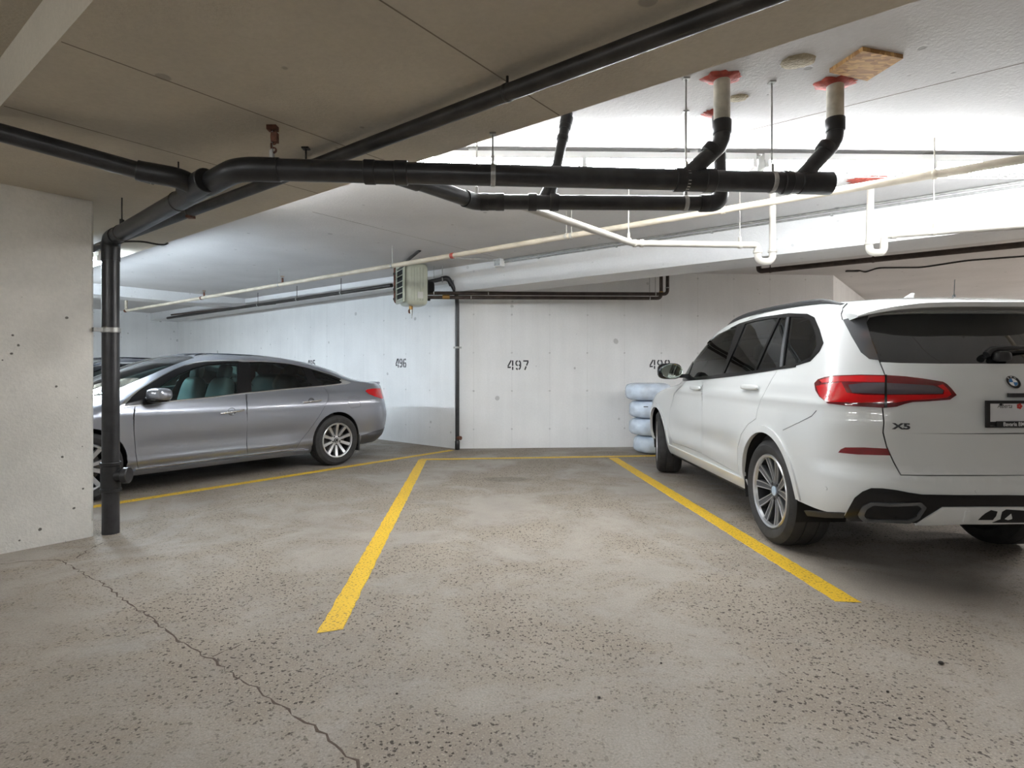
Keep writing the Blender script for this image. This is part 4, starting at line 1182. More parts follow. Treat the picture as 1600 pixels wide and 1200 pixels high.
def wheel(root, c, r, rim, w, side, style, steer=0.0, names=None):
    """wheel with its centre c in the vehicle frame; side=+1 looks to +y. tyre > rim, spokes, hub cap, brake disc"""
    rot = Matrix.Rotation(steer, 3, 'Z'); D = rot @ (CY * side); X_ = rot @ CX; c = Vector(c)
    hw = w / 2
    prof = [(-hw * 0.85, rim), (-hw, rim + 0.02), (-hw * 1.04, (r + rim) / 2 + 0.01), (-hw * 0.96, r - 0.03), (-hw * 0.82, r - 0.008), (-hw * 0.5, r),
            (-hw * 0.34, r), (-hw * 0.33, r - 0.008), (-hw * 0.29, r - 0.008), (-hw * 0.28, r), (hw * 0.28, r), (hw * 0.29, r - 0.008), (hw * 0.33, r - 0.008), (hw * 0.34, r),
            (hw * 0.5, r), (hw * 0.82, r - 0.008), (hw * 0.96, r - 0.03), (hw * 1.04, (r + rim) / 2 + 0.01), (hw * 1.02, rim + 0.035), (hw * 0.95, rim + 0.012), (hw * 0.85, rim)]
    t = lmesh('tire', lathe(prof, c, D, 56), M_TYRE, root, 35)
    bar = [(-hw * 0.85, rim), (-hw * 0.8, rim - 0.02), (hw * 0.3, rim - 0.035), (hw * 0.78, rim - 0.022)]
    lmesh('rim_barrel', lathe(bar, c, D, 48), M_RIMDARK, t, 35)
    lip = [(hw * 0.76, rim - 0.022), (hw * 0.93, rim - 0.016), (hw * 0.97, rim - 0.002), (hw * 0.9, rim + 0.006), (hw * 0.8, rim)]
    lmesh('rim_lip', lathe(lip, c, D, 56), M_RIM, t, 35)
    lmesh('brake_disc', lathe([(-0.01, 0.05), (-0.01, rim * 0.70), (0.012, rim * 0.70), (0.012, 0.05)], c, D, 40), M_DISC, t, 35)
    lmesh('wheel_back', lathe([(-hw * 0.3, 0.0), (-hw * 0.3, rim - 0.03)], c, D, 40), M_DARK, t, 35)
    Zr = CZ
    def pol(a, rr, d): return c + X_ * (rr * math.cos(a)) + Zr * (rr * math.sin(a)) + D * d
    def spoke(a0, a1, w0, w1, r0, r1, d0, d1, th, mat, name, bend=0.0):
        n = 8; V, Fc = [], []
        for i in range(n + 1):
            k = i / n; a = a0 + (a1 - a0) * k ** (1 + bend); rr = r0 + (r1 - r0) * k; ww = w0 + (w1 - w0) * k
            d = d0 + (d1 - d0) * k ** 1.6
            ctr = pol(a, rr, 0); tang = (-X_ * math.sin(a) + Zr * math.cos(a))
            for sgn, dd in ((1, d), (-1, d), (-1, d - th), (1, d - th)):
                V.append(ctr + tang * (sgn * ww / 2 * (1.0 if dd == d else 1.25)) + D * dd)
        for i in range(n):
            for k in range(4):
                q = (k + 1) % 4; Fc.append((i * 4 + k, i * 4 + q, i * 4 + 4 + q, i * 4 + 4 + k))
        Fc += [(0, 1, 2, 3), (4 * n + 3, 4 * n + 2, 4 * n + 1, 4 * n)]
        return V, Fc
    R1 = rim - 0.02
    ph = 0.35
    if style == 'double':
        for i in range(5):
            a = ph + 2 * math.pi * i / 5
            for s_ in (-1, 1):
                lmesh('spoke', spoke(a + s_ * 0.20, a + s_ * 0.30, 0.026, 0.046, 0.045, R1, hw * 0.62, hw * 0.82, 0.035, M_RIMGREY, ''), M_RIMGREY, t, 30)
                for e in (-1, 1):
                    lmesh('spoke_edge', spoke(a + s_ * 0.20 + e * 0.22, a + s_ * 0.30 + e * 0.090, 0.005, 0.009, 0.055, R1, hw * 0.62 + 0.003, hw * 0.82 + 0.003, 0.01, M_RIM, '', -0.45), M_RIM, t, 30)
    else:
        for i in range(10):
            a = ph + 2 * math.pi * i / 10
            lmesh('spoke', spoke(a, a, 0.030, 0.040, 0.05, R1, hw * 0.66, hw * 0.84, 0.03, M_RIM, ''), M_RIM, t, 30)
    lmesh('hub', lathe([(hw * 0.3, 0.075), (hw * 0.58, 0.07), (hw * 0.66, 0.055), (hw * 0.66, 0.034)], c, D, 30), M_RIMGREY if style == 'double' else M_RIM, t, 35)
    lmesh('hub_cap', lathe([(hw * 0.60, 0.036), (hw * 0.70, 0.034), (hw * 0.73, 0.02), (hw * 0.735, 0.0)], c, D, 24), M_CAP if style == 'double' else M_RIMDARK, t, 35)
    if style != 'double': lmesh('hub_ring', lathe([(hw * 0.725, 0.020), (hw * 0.745, 0.020), (hw * 0.745, 0.026), (hw * 0.725, 0.026)], c, D, 24, True), M_RIM, t, 35)
    for i in range(5):
        a = ph + 2 * math.pi * (i + 0.5) / 5
        lmesh('wheel_nut', tube([pol(a, 0.056, hw * 0.5), pol(a, 0.056, hw * 0.68)], 0.011, 8), M_RIMDARK, t, 35)
    return t
def liner(root, xc, zc, r, y0, y1, s_):
    V, Fc = [], []
    n = 28
    for i in range(n + 1):
        a = -0.35 + (math.pi + 0.7) * i / n
        for y in (y0, y1): V.append((xc + r * math.cos(a), s_ * y, zc + r * math.sin(a)))
    for i in range(n):
        f = (2 * i, 2 * i + 1, 2 * i + 3, 2 * i + 2); Fc.append(f if s_ > 0 else f[::-1])
    V.append((xc, s_ * y0, zc)); k = len(V) - 1
    for i in range(n): Fc.append((2 * i, 2 * i + 2, k))
    return lmesh('wheel_well', (V, Fc), M_WELL, root, 40)
def seat(root, x, y, z, wdt, mat, rear=False):
    o = lmesh('seat', blob((x + 0.22, y, z + 0.07), (0.27, wdt / 2, 0.10), e=4), mat, root, 50)
    ba = (Vector((0.95, 0, 0.3)).normalized(), CY, Vector((-0.26, 0, 0.97)).normalized())
    lmesh('seat_back', blob((x - 0.10, y, z + 0.37), (0.09, wdt / 2 * 0.94, 0.33), ba, e=4), mat, o, 50)
    for yy in ((y,) if not rear else (y - wdt * 0.28, y + wdt * 0.28)):
        lmesh('headrest', blob((x - 0.195, yy, z + 0.755), (0.05, 0.13, 0.095), ba, e=3.4), mat, o, 50)
        for q in (-0.05, 0.05): lmesh('headrest_post', tube([(x - 0.17, yy + q, z + 0.6), (x - 0.19, yy + q, z + 0.70)], 0.006, 6), M_RIM, o, 40)
    return o

M_TYRE = pm('tyre_rubber', rgb(44, 43, 43), 0.78, noise=(18, 0.2), bump=(50, 0.15))
M_RIM = pm('alloy_bright', rgb(205, 206, 208), 0.28, metal=0.85)
M_RIMGREY = pm('alloy_dark_grey', rgb(96, 97, 100), 0.35, metal=0.6)
M_RIMDARK = pm('rim_inner_dark', rgb(38, 38, 40), 0.5, metal=0.4)
M_DISC = pm('brake_disc_iron', rgb(92, 88, 84), 0.5, metal=0.7)
M_CAP = pm('hub_cap_blue_white', rgb(176, 192, 208), 0.25)
M_WELL = pm('wheel_well_felt', rgb(22, 21, 20), 0.9)
M_WHITEPAINT = pm('white_car_paint', rgb(212, 214, 213), 0.35, coat=1.0, noise=(2, 0.015))
M_SILVER = pm('silver_car_paint', rgb(158, 162, 171), 0.30, metal=0.8, coat=1.0)
M_NAVY = pm('dark_car_paint', rgb(30, 34, 42), 0.3, metal=0.3, coat=1.0)
M_TRIM = pm('black_gloss_trim', rgb(14, 14, 16), 0.25, coat=0.0, spec=0.4)
M_TRIMM = pm('black_matt_trim', rgb(38, 38, 40), 0.55)
M_GREYTRIM = pm('smoked_gloss_trim', rgb(88, 90, 93), 0.12, metal=0.4, coat=0.8)
M_CHROME = pm('chrome_trim', rgb(214, 214, 214), 0.15, metal=0.95)
M_RED1 = pm('tail_lamp_red', rgb(190, 14, 22), 0.12, coat=1.0)
M_RED2 = pm('tail_lamp_deep_red', rgb(96, 10, 18), 0.12, coat=1.0)
M_SMOKE = pm('tail_lamp_smoked', rgb(74, 66, 74), 0.15, coat=1.0)
M_LEATHER = pm('dark_leather', rgb(40, 40, 42), 0.5)
M_LEATHER2 = pm('grey_leather', rgb(120, 124, 126), 0.5)
M_LINING = pm('cabin_lining', rgb(58, 58, 60), 0.9)
M_GLASS_F = glass('green_tint_glass', (0.70, 0.86, 0.79))
M_GLASS_D = glass('privacy_glass', (0.20, 0.22, 0.21))
M_GLASS_S = glass('sedan_glass', (0.46, 0.64, 0.62))
M_GLASS_SR = glass('sedan_rear_glass', (0.24, 0.33, 0.32))
M_GLASS_B = pm('rear_window_black_glass', rgb(20, 21, 22), 0.04, coat=1.0, spec=0.7)
M_PLATE = pm('plate_white', rgb(205, 205, 206), 0.45)
M_PLATEFRAME = pm('plate_frame_black', rgb(26, 25, 26), 0.5)
M_INKRED = pm('plate_ink_red', rgb(196, 52, 44), 0.5)
M_INK = pm('plate_ink_dark', rgb(66, 62, 62), 0.5)
M_WHITEINK = pm('frame_lettering', rgb(222, 222, 222), 0.5)
M_BLUE = pm('badge_blue', rgb(44, 112, 170), 0.3)
M_BADGEW = pm('badge_white', rgb(230, 232, 234), 0.3)
M_MIRROR = pm('mirror_glass', rgb(205, 218, 208), 0.03, metal=1.0)
M_HEADLAMP = pm('headlamp_lens', rgb(190, 195, 200), 0.08, metal=0.4, coat=1.0)
M_REFLECT = pm('reflector_red', rgb(120, 18, 28), 0.15, coat=1.0)

def cr_(ox, oy, s_, L_): return [(ox + x / s_, oy + y / s_) for x, y in L_]
def text_obj(name, body, size, mat, parent, mtx, ext=0.0008, bold=0.0, sx=1.0, align='CENTER'):
    cu = bpy.data.curves.new(name, 'FONT'); cu.body = body; cu.size = size; cu.extrude = ext; cu.offset = bold
    cu.align_x = align; cu.align_y = 'CENTER'; cu.resolution_u = 3
    tmp = bpy.data.objects.new(name + '_tmp', cu); COL.objects.link(tmp)
    dg = bpy.context.evaluated_depsgraph_get(); dg.update()
    me = bpy.data.meshes.new_from_object(tmp.evaluated_get(dg))
    bpy.data.objects.remove(tmp)
    me.transform(mtx @ Matrix.Diagonal((sx, 1, 1, 1)))
    me.materials.clear(); me.materials.append(mat)
    o = bpy.data.objects.new(name, me); COL.objects.link(o); o.parent = parent
    return o
def line_patch(s, pts, w=0.005):
    """thin strip polygon along (P,z) points"""
    a, b = [], []
    for i, p in enumerate(pts):
        q0, q1 = pts[max(i - 1, 0)], pts[min(i + 1, len(pts) - 1)]
        dx, dy = q1[0] - q0[0], q1[1] - q0[1]; l = math.hypot(dx, dy) or 1
        n = (-dy / l * w / 2, dx / l * w / 2)
        a.append((p[0] + n[0], p[1] + n[1])); b.append((p[0] - n[0], p[1] - n[1]))
    return a + b[::-1]
def zlevels(s, top):
    z = list(np.arange(s.z0, top - 0.12, 0.035))
    z += [top - 0.12 * (1 - i / 16) ** 2 for i in range(16)]
    return z
def add(s, root, name, outline, mat, holes=(), off=0.004, depth=0.012, both=True, centre=False, parent=None, **k):
    return skin_obj(name, patch(s, outline, holes, off, depth, both=both, centre=centre, **k), mat, parent or root, s)

# ================================================================== the white SUV
SUV_LOC, SUV_YAW = (2.782, 4.21, 0), math.pi / 2 + math.radians(0.9)
WB, RW = 2.975, 0.378
def zst(L_): return [(z if z < 1.2 else 1.2 + (z - 1.2) * 1.06, v) for z, v in L_]
suv_s = Shell(
    xr=zst([(.20, -.70), (.30, -.86), (.38, -.99), (.46, -1.045), (.55, -1.065), (.62, -1.06), (.67, -1.03), (.72, -1.005), (.85, -1.005), (.95, -1.01), (1.02, -1.005), (1.10, -1.01), (1.16, -1.0), (1.22, -.97), (1.29, -.925),
        (1.40, -.845), (1.52, -.755), (1.60, -.69), (1.64, -.645), (1.67, -.585), (1.695, -.46), (1.715, -.18), (1.73, .15), (1.74, .5), (1.745, .85)]),
    xf=zst([(.20, 3.45), (.32, 3.72), (.5, 3.82), (.7, 3.83), (.85, 3.79), (.95, 3.66), (1.02, 3.3), (1.09, 2.75), (1.13, 2.52), (1.20, 2.42), (1.40, 2.16), (1.55, 1.93), (1.64, 1.74), (1.70, 1.50), (1.735, 1.15), (1.745, .87)]),
    w=zst([(.20, .76), (.28, .86), (.40, .913), (.52, .932), (.66, .942), (.80, .945), (.92, .942), (1.02, .936), (1.10, .926), (1.16, .912), (1.20, .897), (1.30, .862), (1.42, .817), (1.54, .768), (1.62, .735), (1.66, .715), (1.69, .69), (1.715, .635), (1.733, .50), (1.742, .28), (1.745, .04)]),
    lr=zst([(.20, .45), (.5, .50), (.9, .52), (1.2, .55), (1.5, .52), (1.62, .52), (1.68, .65), (1.72, .9), (1.745, .5)]),
    lf=zst([(.20, .6), (.6, .75), (.95, .9), (1.1, .75), (1.2, .55), (1.4, .46), (1.6, .46), (1.70, .6), (1.745, .4)]),
    n_=zst([(.20, 2.6), (.5, 2.9), (.9, 2.9), (1.2, 2.7), (1.5, 2.7), (1.62, 2.8), (1.70, 2.6), (1.745, 2.2)]),
    plan=lambda x, z: 1 - 0.030 * np.clip((1.0 - x) / 2.0, 0, 1) ** 2 * np.clip((z - 1.0) / 0.3, 0, 1) - 0.02 * np.clip((x - 2.2) / 1.5, 0, 1) ** 2,
    root_loc=SUV_LOC, yaw=SUV_YAW,
    crease=lambda x, z: 0.012 * np.exp(-((z - 1.055) / 0.035) ** 2) - 0.014 * np.exp(-((z - 0.62) / 0.10) ** 2) * np.clip((x - .35) / .4, 0, 1) * np.clip((2.65 - x) / .4, 0, 1))
s = suv_s
suv = thing('suv', 'white SUV with red tail lamps parked nose-in beside the empty stall', 'car', SUV_LOC, SUV_YAW)
DLO = s.picks([(1066, 594), (1110.6, 590.5), (1145, 586), (1180, 581), (1215.6, 575.5), (1243.8, 571.5), (1266, 565), (1281, 549), (1287, 536), (1281, 515), (1273, 496), (1262, 490.5), (1232.5, 489.5), (1187.5, 496), (1155.6, 505.5), (1121.9, 522.5), (1097.5, 541.3), (1080.6, 563.8)], True)
o_ = (1000, 440, 5.3333)
PANES = [s.picks(cr_(*o_, L_), True) for L_ in (
    [(398, 798), (500, 793), (580, 787), (686, 770), (740, 590), (808, 375), (700, 402), (600, 475), (520, 555), (450, 650)],
    [(700, 765), (830, 757), (955, 742), (1050, 520), (1152, 302), (1060, 312), (950, 332), (878, 352), (790, 560)],
    [(968, 740), (1080, 727), (1163, 712), (1195, 500), (1222, 300), (1165, 303), (1060, 530)],
    [(1197, 703), (1270, 692), (1350, 674), (1425, 630), (1478, 530), (1455, 400), (1410, 315), (1360, 296), (1250, 294), (1225, 480)])]
o_ = (1260, 440, 4.7059)
ztop_g = 1.602
RG_BOT = s.picks(cr_(*o_, [(540, 588), (700, 597), (1000, 602), (1300, 602)]) + [(1580, 567.8)]) + [(0.0, s.pick(1583, 567.8)[1])]
RG_TOP = [(0.0, ztop_g), s.ry(0.30, ztop_g), s.ry(0.50, ztop_g - 0.004)]
RG_SIDE = s.picks(cr_(*o_, [(470, 262), (443, 300), (462, 365), (480, 430), (540, 588)]))[:-1]
RGL = RG_BOT + RG_TOP + RG_SIDE
FIN = s.picks(cr_(*o_, [(270, 282), (330, 265), (400, 243), (462, 240), (440, 300), (478, 430), (535, 578), (460, 568), (400, 520), (330, 400)]), True)
TG_seam = s.picks(cr_(1260, 440, 4.7059, [(545, 592), (580, 680), (603, 745), (590, 840), (565, 930), (575, 1040), (568, 1112)]))
TG_seam2 = s.picks(cr_(1200, 600, 4, [(724, 306), (746, 392), (790, 488), (832, 566)]))
zsp, zbt, zgl = s.pick(1575, 676.5)[1], s.pick(1575, 742)[1], s.pick(1583, 568.5)[1]
TG_UP = TG_seam + [(0.0, zsp)] + [(0.0, zgl)] + s.picks(cr_(1260, 440, 4.7059, [(1300, 604), (1000, 604), (700, 599)]))
TG_LO = [(TG_seam[-1][0], zsp - 0.006)] + TG_seam2 + s.picks([(1450, 742), (1520, 742)]) + [(0.0, zbt), (0.0, zsp - 0.006)]
RDOOR = s.picks([(1098, 593), (1150, 587), (1215.4, 577.5), (1206, 592), (1199, 605), (1189, 624), (1183.5, 640), (1181, 654), (1168, 663), (1158, 678), (1152, 700), (1152, 722), (1155, 741), (1125, 724), (1098, 709)], True)
FDOOR = s.picks([(1072, 595.5), (1096, 593), (1096.4, 650), (1096, 707.5), (1070, 697), (1051, 691), (1046, 668), (1047, 640), (1054, 615)], True)
BODY = [(0.0, .40), s.ry(0.5, .40), s.sx(-.75, .40), s.sx(-.20, .40), s.sx(-.20, .30), s.sx(.8, .30), s.sx(2.3, .30), s.sx(3.1, .30), (s.PT, .30), (s.PT, s.z1 - 0.0006), (0.0, s.z1 - 0.0006)]
AR, AF = arch(s, 0, RW + .015, .415), arch(s, WB, RW + .015, .415)
WSH = [(s.PT, 1.15), s.fy(.62, 1.16), s.fy(.66, 1.17), s.fy(.60, 1.45), s.fy(.54, 1.62), s.fy(.45, 1.645), (s.PT, 1.655)]
TGH = [TG_seam[0]] + TG_seam[1:] + TG_seam2 + s.picks([(1450, 742), (1520, 742)]) + [(0.0, zbt)] + RG_TOP + RG_SIDE
TGH = [(max(0.0, a), b) for a, b in grow(TGH, .006)]
for i_, q_ in enumerate(TGH):
    if q_[0] < .01: TGH[i_] = (0.0, q_[1])
ZL = zlevels(s, s.z1)
add(s, suv, 'body', BODY, M_WHITEPAINT, [DLO, AR, AF, grow(RDOOR, .004), grow(FDOOR, .004), WSH, TGH], off=0, zs=ZL, centre=True)
add(s, suv, 'inner_shell', BODY, M_LINING, [grow(q, -.006) for q in PANES] + [AR, AF, WSH, grow(RGL, -.01)], off=-.022, depth=0, zs=ZL, centre=True)
add(s, suv, 'tailgate_upper', TG_UP, M_WHITEPAINT, off=0, centre=True)
add(s, suv, 'tailgate_lower', TG_LO, M_WHITEPAINT, off=0, centre=True)
add(s, suv, 'rear_window', RGL, M_GLASS_B, off=-.004, centre=True)
for y_ in (1, -1):
    pass
def split_sides(name, outline, mat, holes=(), off=0.0, parent=None, root=suv, s=s, **k):
    """the same patch once on each side, as two parts"""
    V, Nn, Fc, bnd, depth, _ = patch(s, outline, holes, off, **k)
    out = []
    for sg in (1, -1):
        S = np.array([1, sg, 1])
        out.append(skin_obj(name, (V * S, Nn * S, Fc if sg == 1 else Fc[:, ::-1], [(b, a) if sg == -1 else (a, b) for a, b in bnd], depth, False), mat, parent or root, s))
    return out
split_sides('pillar_fin', FIN, M_GREYTRIM, off=.003)
fd = split_sides('front_door', FDOOR, M_WHITEPAINT)
rd = split_sides('rear_door', RDOOR, M_WHITEPAINT)
split_sides('window_surround', DLO, M_TRIM, PANES, off=.003)
for nm, q, g in zip(('front_window', 'rear_window_side', 'vent_window', 'quarter_window'), PANES, (M_GLASS_F, M_GLASS_D, M_GLASS_D, M_GLASS_D)):
    split_sides(nm, grow(q, .004), g, off=-.004, depth=0)
o_ = (1000, 440, 5.3333)
split_sides('pillar_strip', s.picks(cr_(*o_, [(1168, 716), (1190, 708), (1205, 560), (1246, 296), (1226, 298), (1185, 540)])), M_GREYTRIM, off=.005)
split_sides('belt_trim', line_patch(s, s.picks([(1068, 594.5), (1110.6, 591), (1145, 587), (1180, 581.8), (1215.6, 576), (1243.8, 572)]), .016), M_TRIM, off=.005)
add(s, suv, 'windscreen', WSH, M_GLASS_F, off=-.004, depth=0, centre=True)
for q, xc in ((AR, 0), (AF, WB)):
    za = math.radians(-4 if xc else 3)
    split_sides('arch_lip', arch_ring(s, xc, RW + .012, .414, .463, za if xc else math.radians(-12), math.pi - (za if xc == 0 else math.radians(-12))), M_WHITEPAINT, off=.012, depth=.03)
# sills
split_sides('sill', [s.sx(.44, .305), s.sx(2.5, .305), s.sx(2.5, .40), s.sx(1.5, .395), s.sx(.44, .39)], M_WHITEPAINT, off=.014, depth=.03)
split_sides('sill_lower', [s.sx(.42, .25), s.sx(2.55, .25), s.sx(2.55, .302), s.sx(.42, .302)], M_TRIMM, off=.0, depth=.03)
split_sides('fender_vent', s.picks(cr_(800, 600, 4, [(925, 210), (940, 203), (952, 260), (966, 345), (958, 352), (940, 300)])), M_TRIM, off=.003)
# tail lamps
o_ = (1260, 440, 4.7059)
TL = s.picks(cr_(*o_, [(64, 750), (90, 722), (140, 705), (200, 694), (400, 688), (580, 691), (720, 700), (850, 716), (1000, 740), (1030, 757), (1062, 788), (1100, 835), (1050, 868), (900, 880), (780, 886), (720, 900), (660, 920), (570, 928), (300, 914), (160, 897), (100, 850), (72, 800)]), True)
for o in split_sides('tail_lamp', TL, M_RED2, off=.007, depth=.02):
    sg = 1 if o.data.vertices[0].co.y > 0 else -1
    def sub(nm, L_, mat, off=.0085):
        V, Nn, Fc, bnd, dp, _ = patch(s, s.picks(cr_(*o_, L_), True), (), off, .004)
        S = np.array([1, sg, 1]); skin_obj(nm, (V * S, Nn * S, Fc if sg == 1 else Fc[:, ::-1], [(b, a) if sg == -1 else (a, b) for a, b in bnd], dp, False), mat, o, s)
    sub('smoked_insert', [(310, 762), (420, 750), (575, 748), (575, 828), (340, 820), (325, 795)], M_SMOKE)
    sub('smoked_insert', [(590, 750), (760, 758), (930, 768), (1000, 798), (995, 825), (590, 830)], M_SMOKE)
    sub('light_bar', [(78, 770), (180, 752), (262, 745), (300, 820), (420, 836), (576, 838), (576, 888), (400, 892), (200, 888), (150, 885), (105, 845)], M_RED1)
    sub('light_bar', [(100, 728), (200, 702), (400, 696), (575, 700), (575, 744), (420, 742), (270, 738), (120, 748)], M_RED1)
    sub('light_bar', [(592, 836), (900, 834), (1004, 830), (1008, 800), (960, 768), (1000, 758), (1040, 800), (1060, 832), (1030, 852), (900, 866), (760, 872), (660, 890), (592, 892)], M_RED1)
    sub('light_gap', [(577, 690), (590, 690), (590, 926), (570, 926)], M_TRIM, .0095)
o_ = (1200, 600, 4)
split_sides('bumper_reflector', s.picks(cr_(*o_, [(440, 428), (456, 408), (482, 396), (600, 396), (745, 403), (762, 446), (560, 440)])), M_REFLECT, off=.005)
# black lower bumper with tail pipes and pale skid plate
zd0, zd1 = s.pick(1570, 774)[1], .40
DIF = s.picks(cr_(*o_, [(478, 828), (500, 785), (542, 710), (590, 672), (645, 650), (720, 652), (800, 662), (880, 678), (960, 690), (1200, 694), (1500, 694)])) + [(0.0, zd0), (0.0, .402), s.ry(.45, .402), s.ry(.62, .402)] + s.picks([(1330, 813)])
add(s, suv, 'bumper_lower', DIF, M_TRIM, off=.006, depth=.03, centre=True)
SKID = s.picks(cr_(*o_, [(915, 872), (1000, 818), (1085, 766), (1300, 764), (1500, 764)])) + [(0.0, s.pick(1575, 791)[1]), (0.0, .415)] + [s.ry(.30, .412)]
OPEN = [(0.0, s.pick(1575, 796)[1]), (0.0, .425), s.ry(.155, .425)] + s.picks(cr_(*o_, [(1440, 835), (1450, 790), (1475, 776)]))
add(s, suv, 'skid_plate', SKID, M_WHITEPAINT, off=.014, depth=.02, centre=True)
add(s, suv, 'tow_opening', OPEN, M_DARK, off=.016, depth=.006, centre=True)
split_sides('skid_vent', s.picks(cr_(*o_, [(1302, 838), (1345, 800), (1382, 780), (1420, 788), (1412, 815), (1392, 838)])), M_DARK, off=.016, depth=.006)
split_sides('skid_rib', s.picks(cr_(*o_, [(1205, 850), (1222, 785), (1248, 785), (1250, 850)])), M_WHITEPAINT, off=.022, depth=.01)
EX = smooth_poly(s.picks(cr_(*o_, [(560, 812), (588, 762), (640, 735), (760, 744), (950, 735), (985, 765), (940, 832), (880, 860), (720, 852), (600, 850)])), 1)
EXI = smooth_poly(s.picks(cr_(*o_, [(600, 812), (620, 775), (660, 752), (760, 760), (930, 752), (955, 772), (915, 825), (870, 842), (720, 838), (625, 836)])), 1)
for o in split_sides('tail_pipe', EX, M_GREYTRIM, [EXI], off=.016, depth=.02):
    pass
split_sides('tail_pipe_bore', EXI, M_DARK, off=.008, depth=0)
split_sides('bumper_valance', s.picks(cr_(*o_, [(230, 790), (350, 798), (482, 804), (474, 834), (360, 832), (250, 822)])), M_TRIMM, off=.006)
# seams on the rear quarter
split_sides('bumper_seam', line_patch(s, s.picks(cr_(1140, 640, 5.4545, [(455, 175), (600, 105), (700, 55), (740, 8)])), .0035), M_RIMGREY, off=.0012, depth=.002, step=.012)
split_sides('shut_line', line_patch(s, s.picks(cr_(1260, 440, 4.7059, [(300, 160), (268, 195), (255, 240), (265, 282)])), .006), M_WELL, off=.0012, depth=.002, step=.012)
for px, py in ((1290, 763), (1526.5, 767)):
    P_, z_ = s.pick(px, py)
    x_, y_, zz = (float(v) for v in s.pt(np.array(P_), np.array(z_))); n_ = s.nrm(np.array([P_]), np.array([z_]))[0]
    for sg in (1, -1): lmesh('parking_sensor', lathe([(0.0, .012), (.0025, .012), (.003, .009), (.002, 0)], (x_, sg * y_, zz), (n_[0], sg * n_[1], n_[2]), 16), M_WHITEPAINT, suv)
# door handles
for px0, px1, py in ((1083, 1097, 606), (1164, 1187, 605)):
    a, b = s.pick(px0, py + .8), s.pick(px1, py - 1.0)
    pa = Vector([float(v) for v in s.pt(np.array(a[0]), np.array(a[1]))]); pb = Vector([float(v) for v in s.pt(np.array(b[0]), np.array(b[1]))])
    for sg, dlist in ((1, (fd[0], rd[0])), (-1, (fd[1], rd[1]))):
        p0, p1 = Vector((pa.x, sg * (pa.y + .025), pa.z)), Vector((pb.x, sg * (pb.y + .025), pb.z))
        dpar = dlist[0] if px0 < 1120 else dlist[1]
        h = lmesh('door_handle', blob((p0 + p1) / 2, ((p0 - p1).length / 2 + .025, .018, .022), e=3), M_WHITEPAINT, dpar, 50)
        lmesh('handle_recess', blob((p0 + p1) / 2 - Vector((0, sg * .022, .014)), ((p0 - p1).length / 2 - .01, .006, .032), e=2.4), M_GREYTRIM, h, 50) if False else None
# roof rails, fin, spoiler light
def roof_z(s, x, y):
    zz = np.linspace(s.z1 - .35, s.z1 - 1e-4, 700); h = s.hw(np.full(700, x), zz); ok = np.nonzero(h > abs(y) + 1e-5)[0]
    return float(zz[ok[-1]]) if len(ok) else s.z1 - .35
def rail_path(sg):
    out = []
    for i in range(19):
        t = i / 18; x = -.40 + 2.10 * t; y = .625 - .02 * abs(2 * t - 1) ** 3
        out.append((x, sg * y, roof_z(s, x, y) + .030 * min(1, 9 * t, 6 * (1 - t)) - .012))
    return out
for sg in (1, -1): lmesh('roof_rail', tube(rail_path(sg), .019, 10), M_TRIMM, suv, 50)
# roof spoiler over the rear glass
V, Fc = [], []
NS = 33
for i in range(NS):
    t = -1 + 2 * i / (NS - 1); y = .655 * t; a_ = abs(t)
    xt = -.865 + .22 * a_ ** 3.5; zb_ = 1.622 - .040 * a_ ** 5; xfr = -.40 - .10 * a_ ** 4
    zf = roof_z(s, xfr, y) + .003
    zt_ = zb_ + .034 * (1 - .55 * a_ ** 6)
    for k in (0, .33, .66, .9):
        V.append((xfr + (xt - xfr) * k, y, zf + (zt_ - zf) * (k ** 1.5)))
    V += [(xt, y, zt_ - .004), (xt + .004, y, zb_ + .004), (xt + .02, y, zb_), (-.60 + .06 * a_ ** 4, y, zb_ - .012), (xfr, y, zf - .06)]
m9 = 9
for i in range(NS - 1):
    for k in range(m9):
        q = (k + 1) % m9; Fc.append((i * m9 + k, (i + 1) * m9 + k, (i + 1) * m9 + q, i * m9 + q))
Fc += [tuple(range(m9)), tuple(reversed(range((NS - 1) * m9, NS * m9)))]
lmesh('roof_spoiler', (V, Fc), M_WHITEPAINT, suv, 45)
fin_x = -.10
V = []; Fc = []
for i in range(13):
    t = i / 12; xx = fin_x - .085 + .20 * t; top = .068 * (1 - t) ** 1.1 * (1 if t > .12 else (.75 + 2 * t)); wd_ = .030 * math.sin(math.pi * min(1, .12 + t * .88)) + .004
    for yk, zk in ((-1, 0), (-.75, .45), (-.25, .9), (0, 1), (.25, .9), (.75, .45), (1, 0)): V.append((xx - .04 * zk * (1 - t), yk * wd_ * (1 - .5 * zk), roof_z(s, fin_x, .03) - .012 + top * zk))
for i in range(12):
    for k in range(6): Fc.append((i * 7 + k, i * 7 + k + 1, i * 7 + k + 8, i * 7 + k + 7))
Fc += [tuple(range(7)), tuple(reversed(range(84, 91)))]
lmesh('shark_fin', (V, Fc), M_WHITEPAINT, suv, 50)
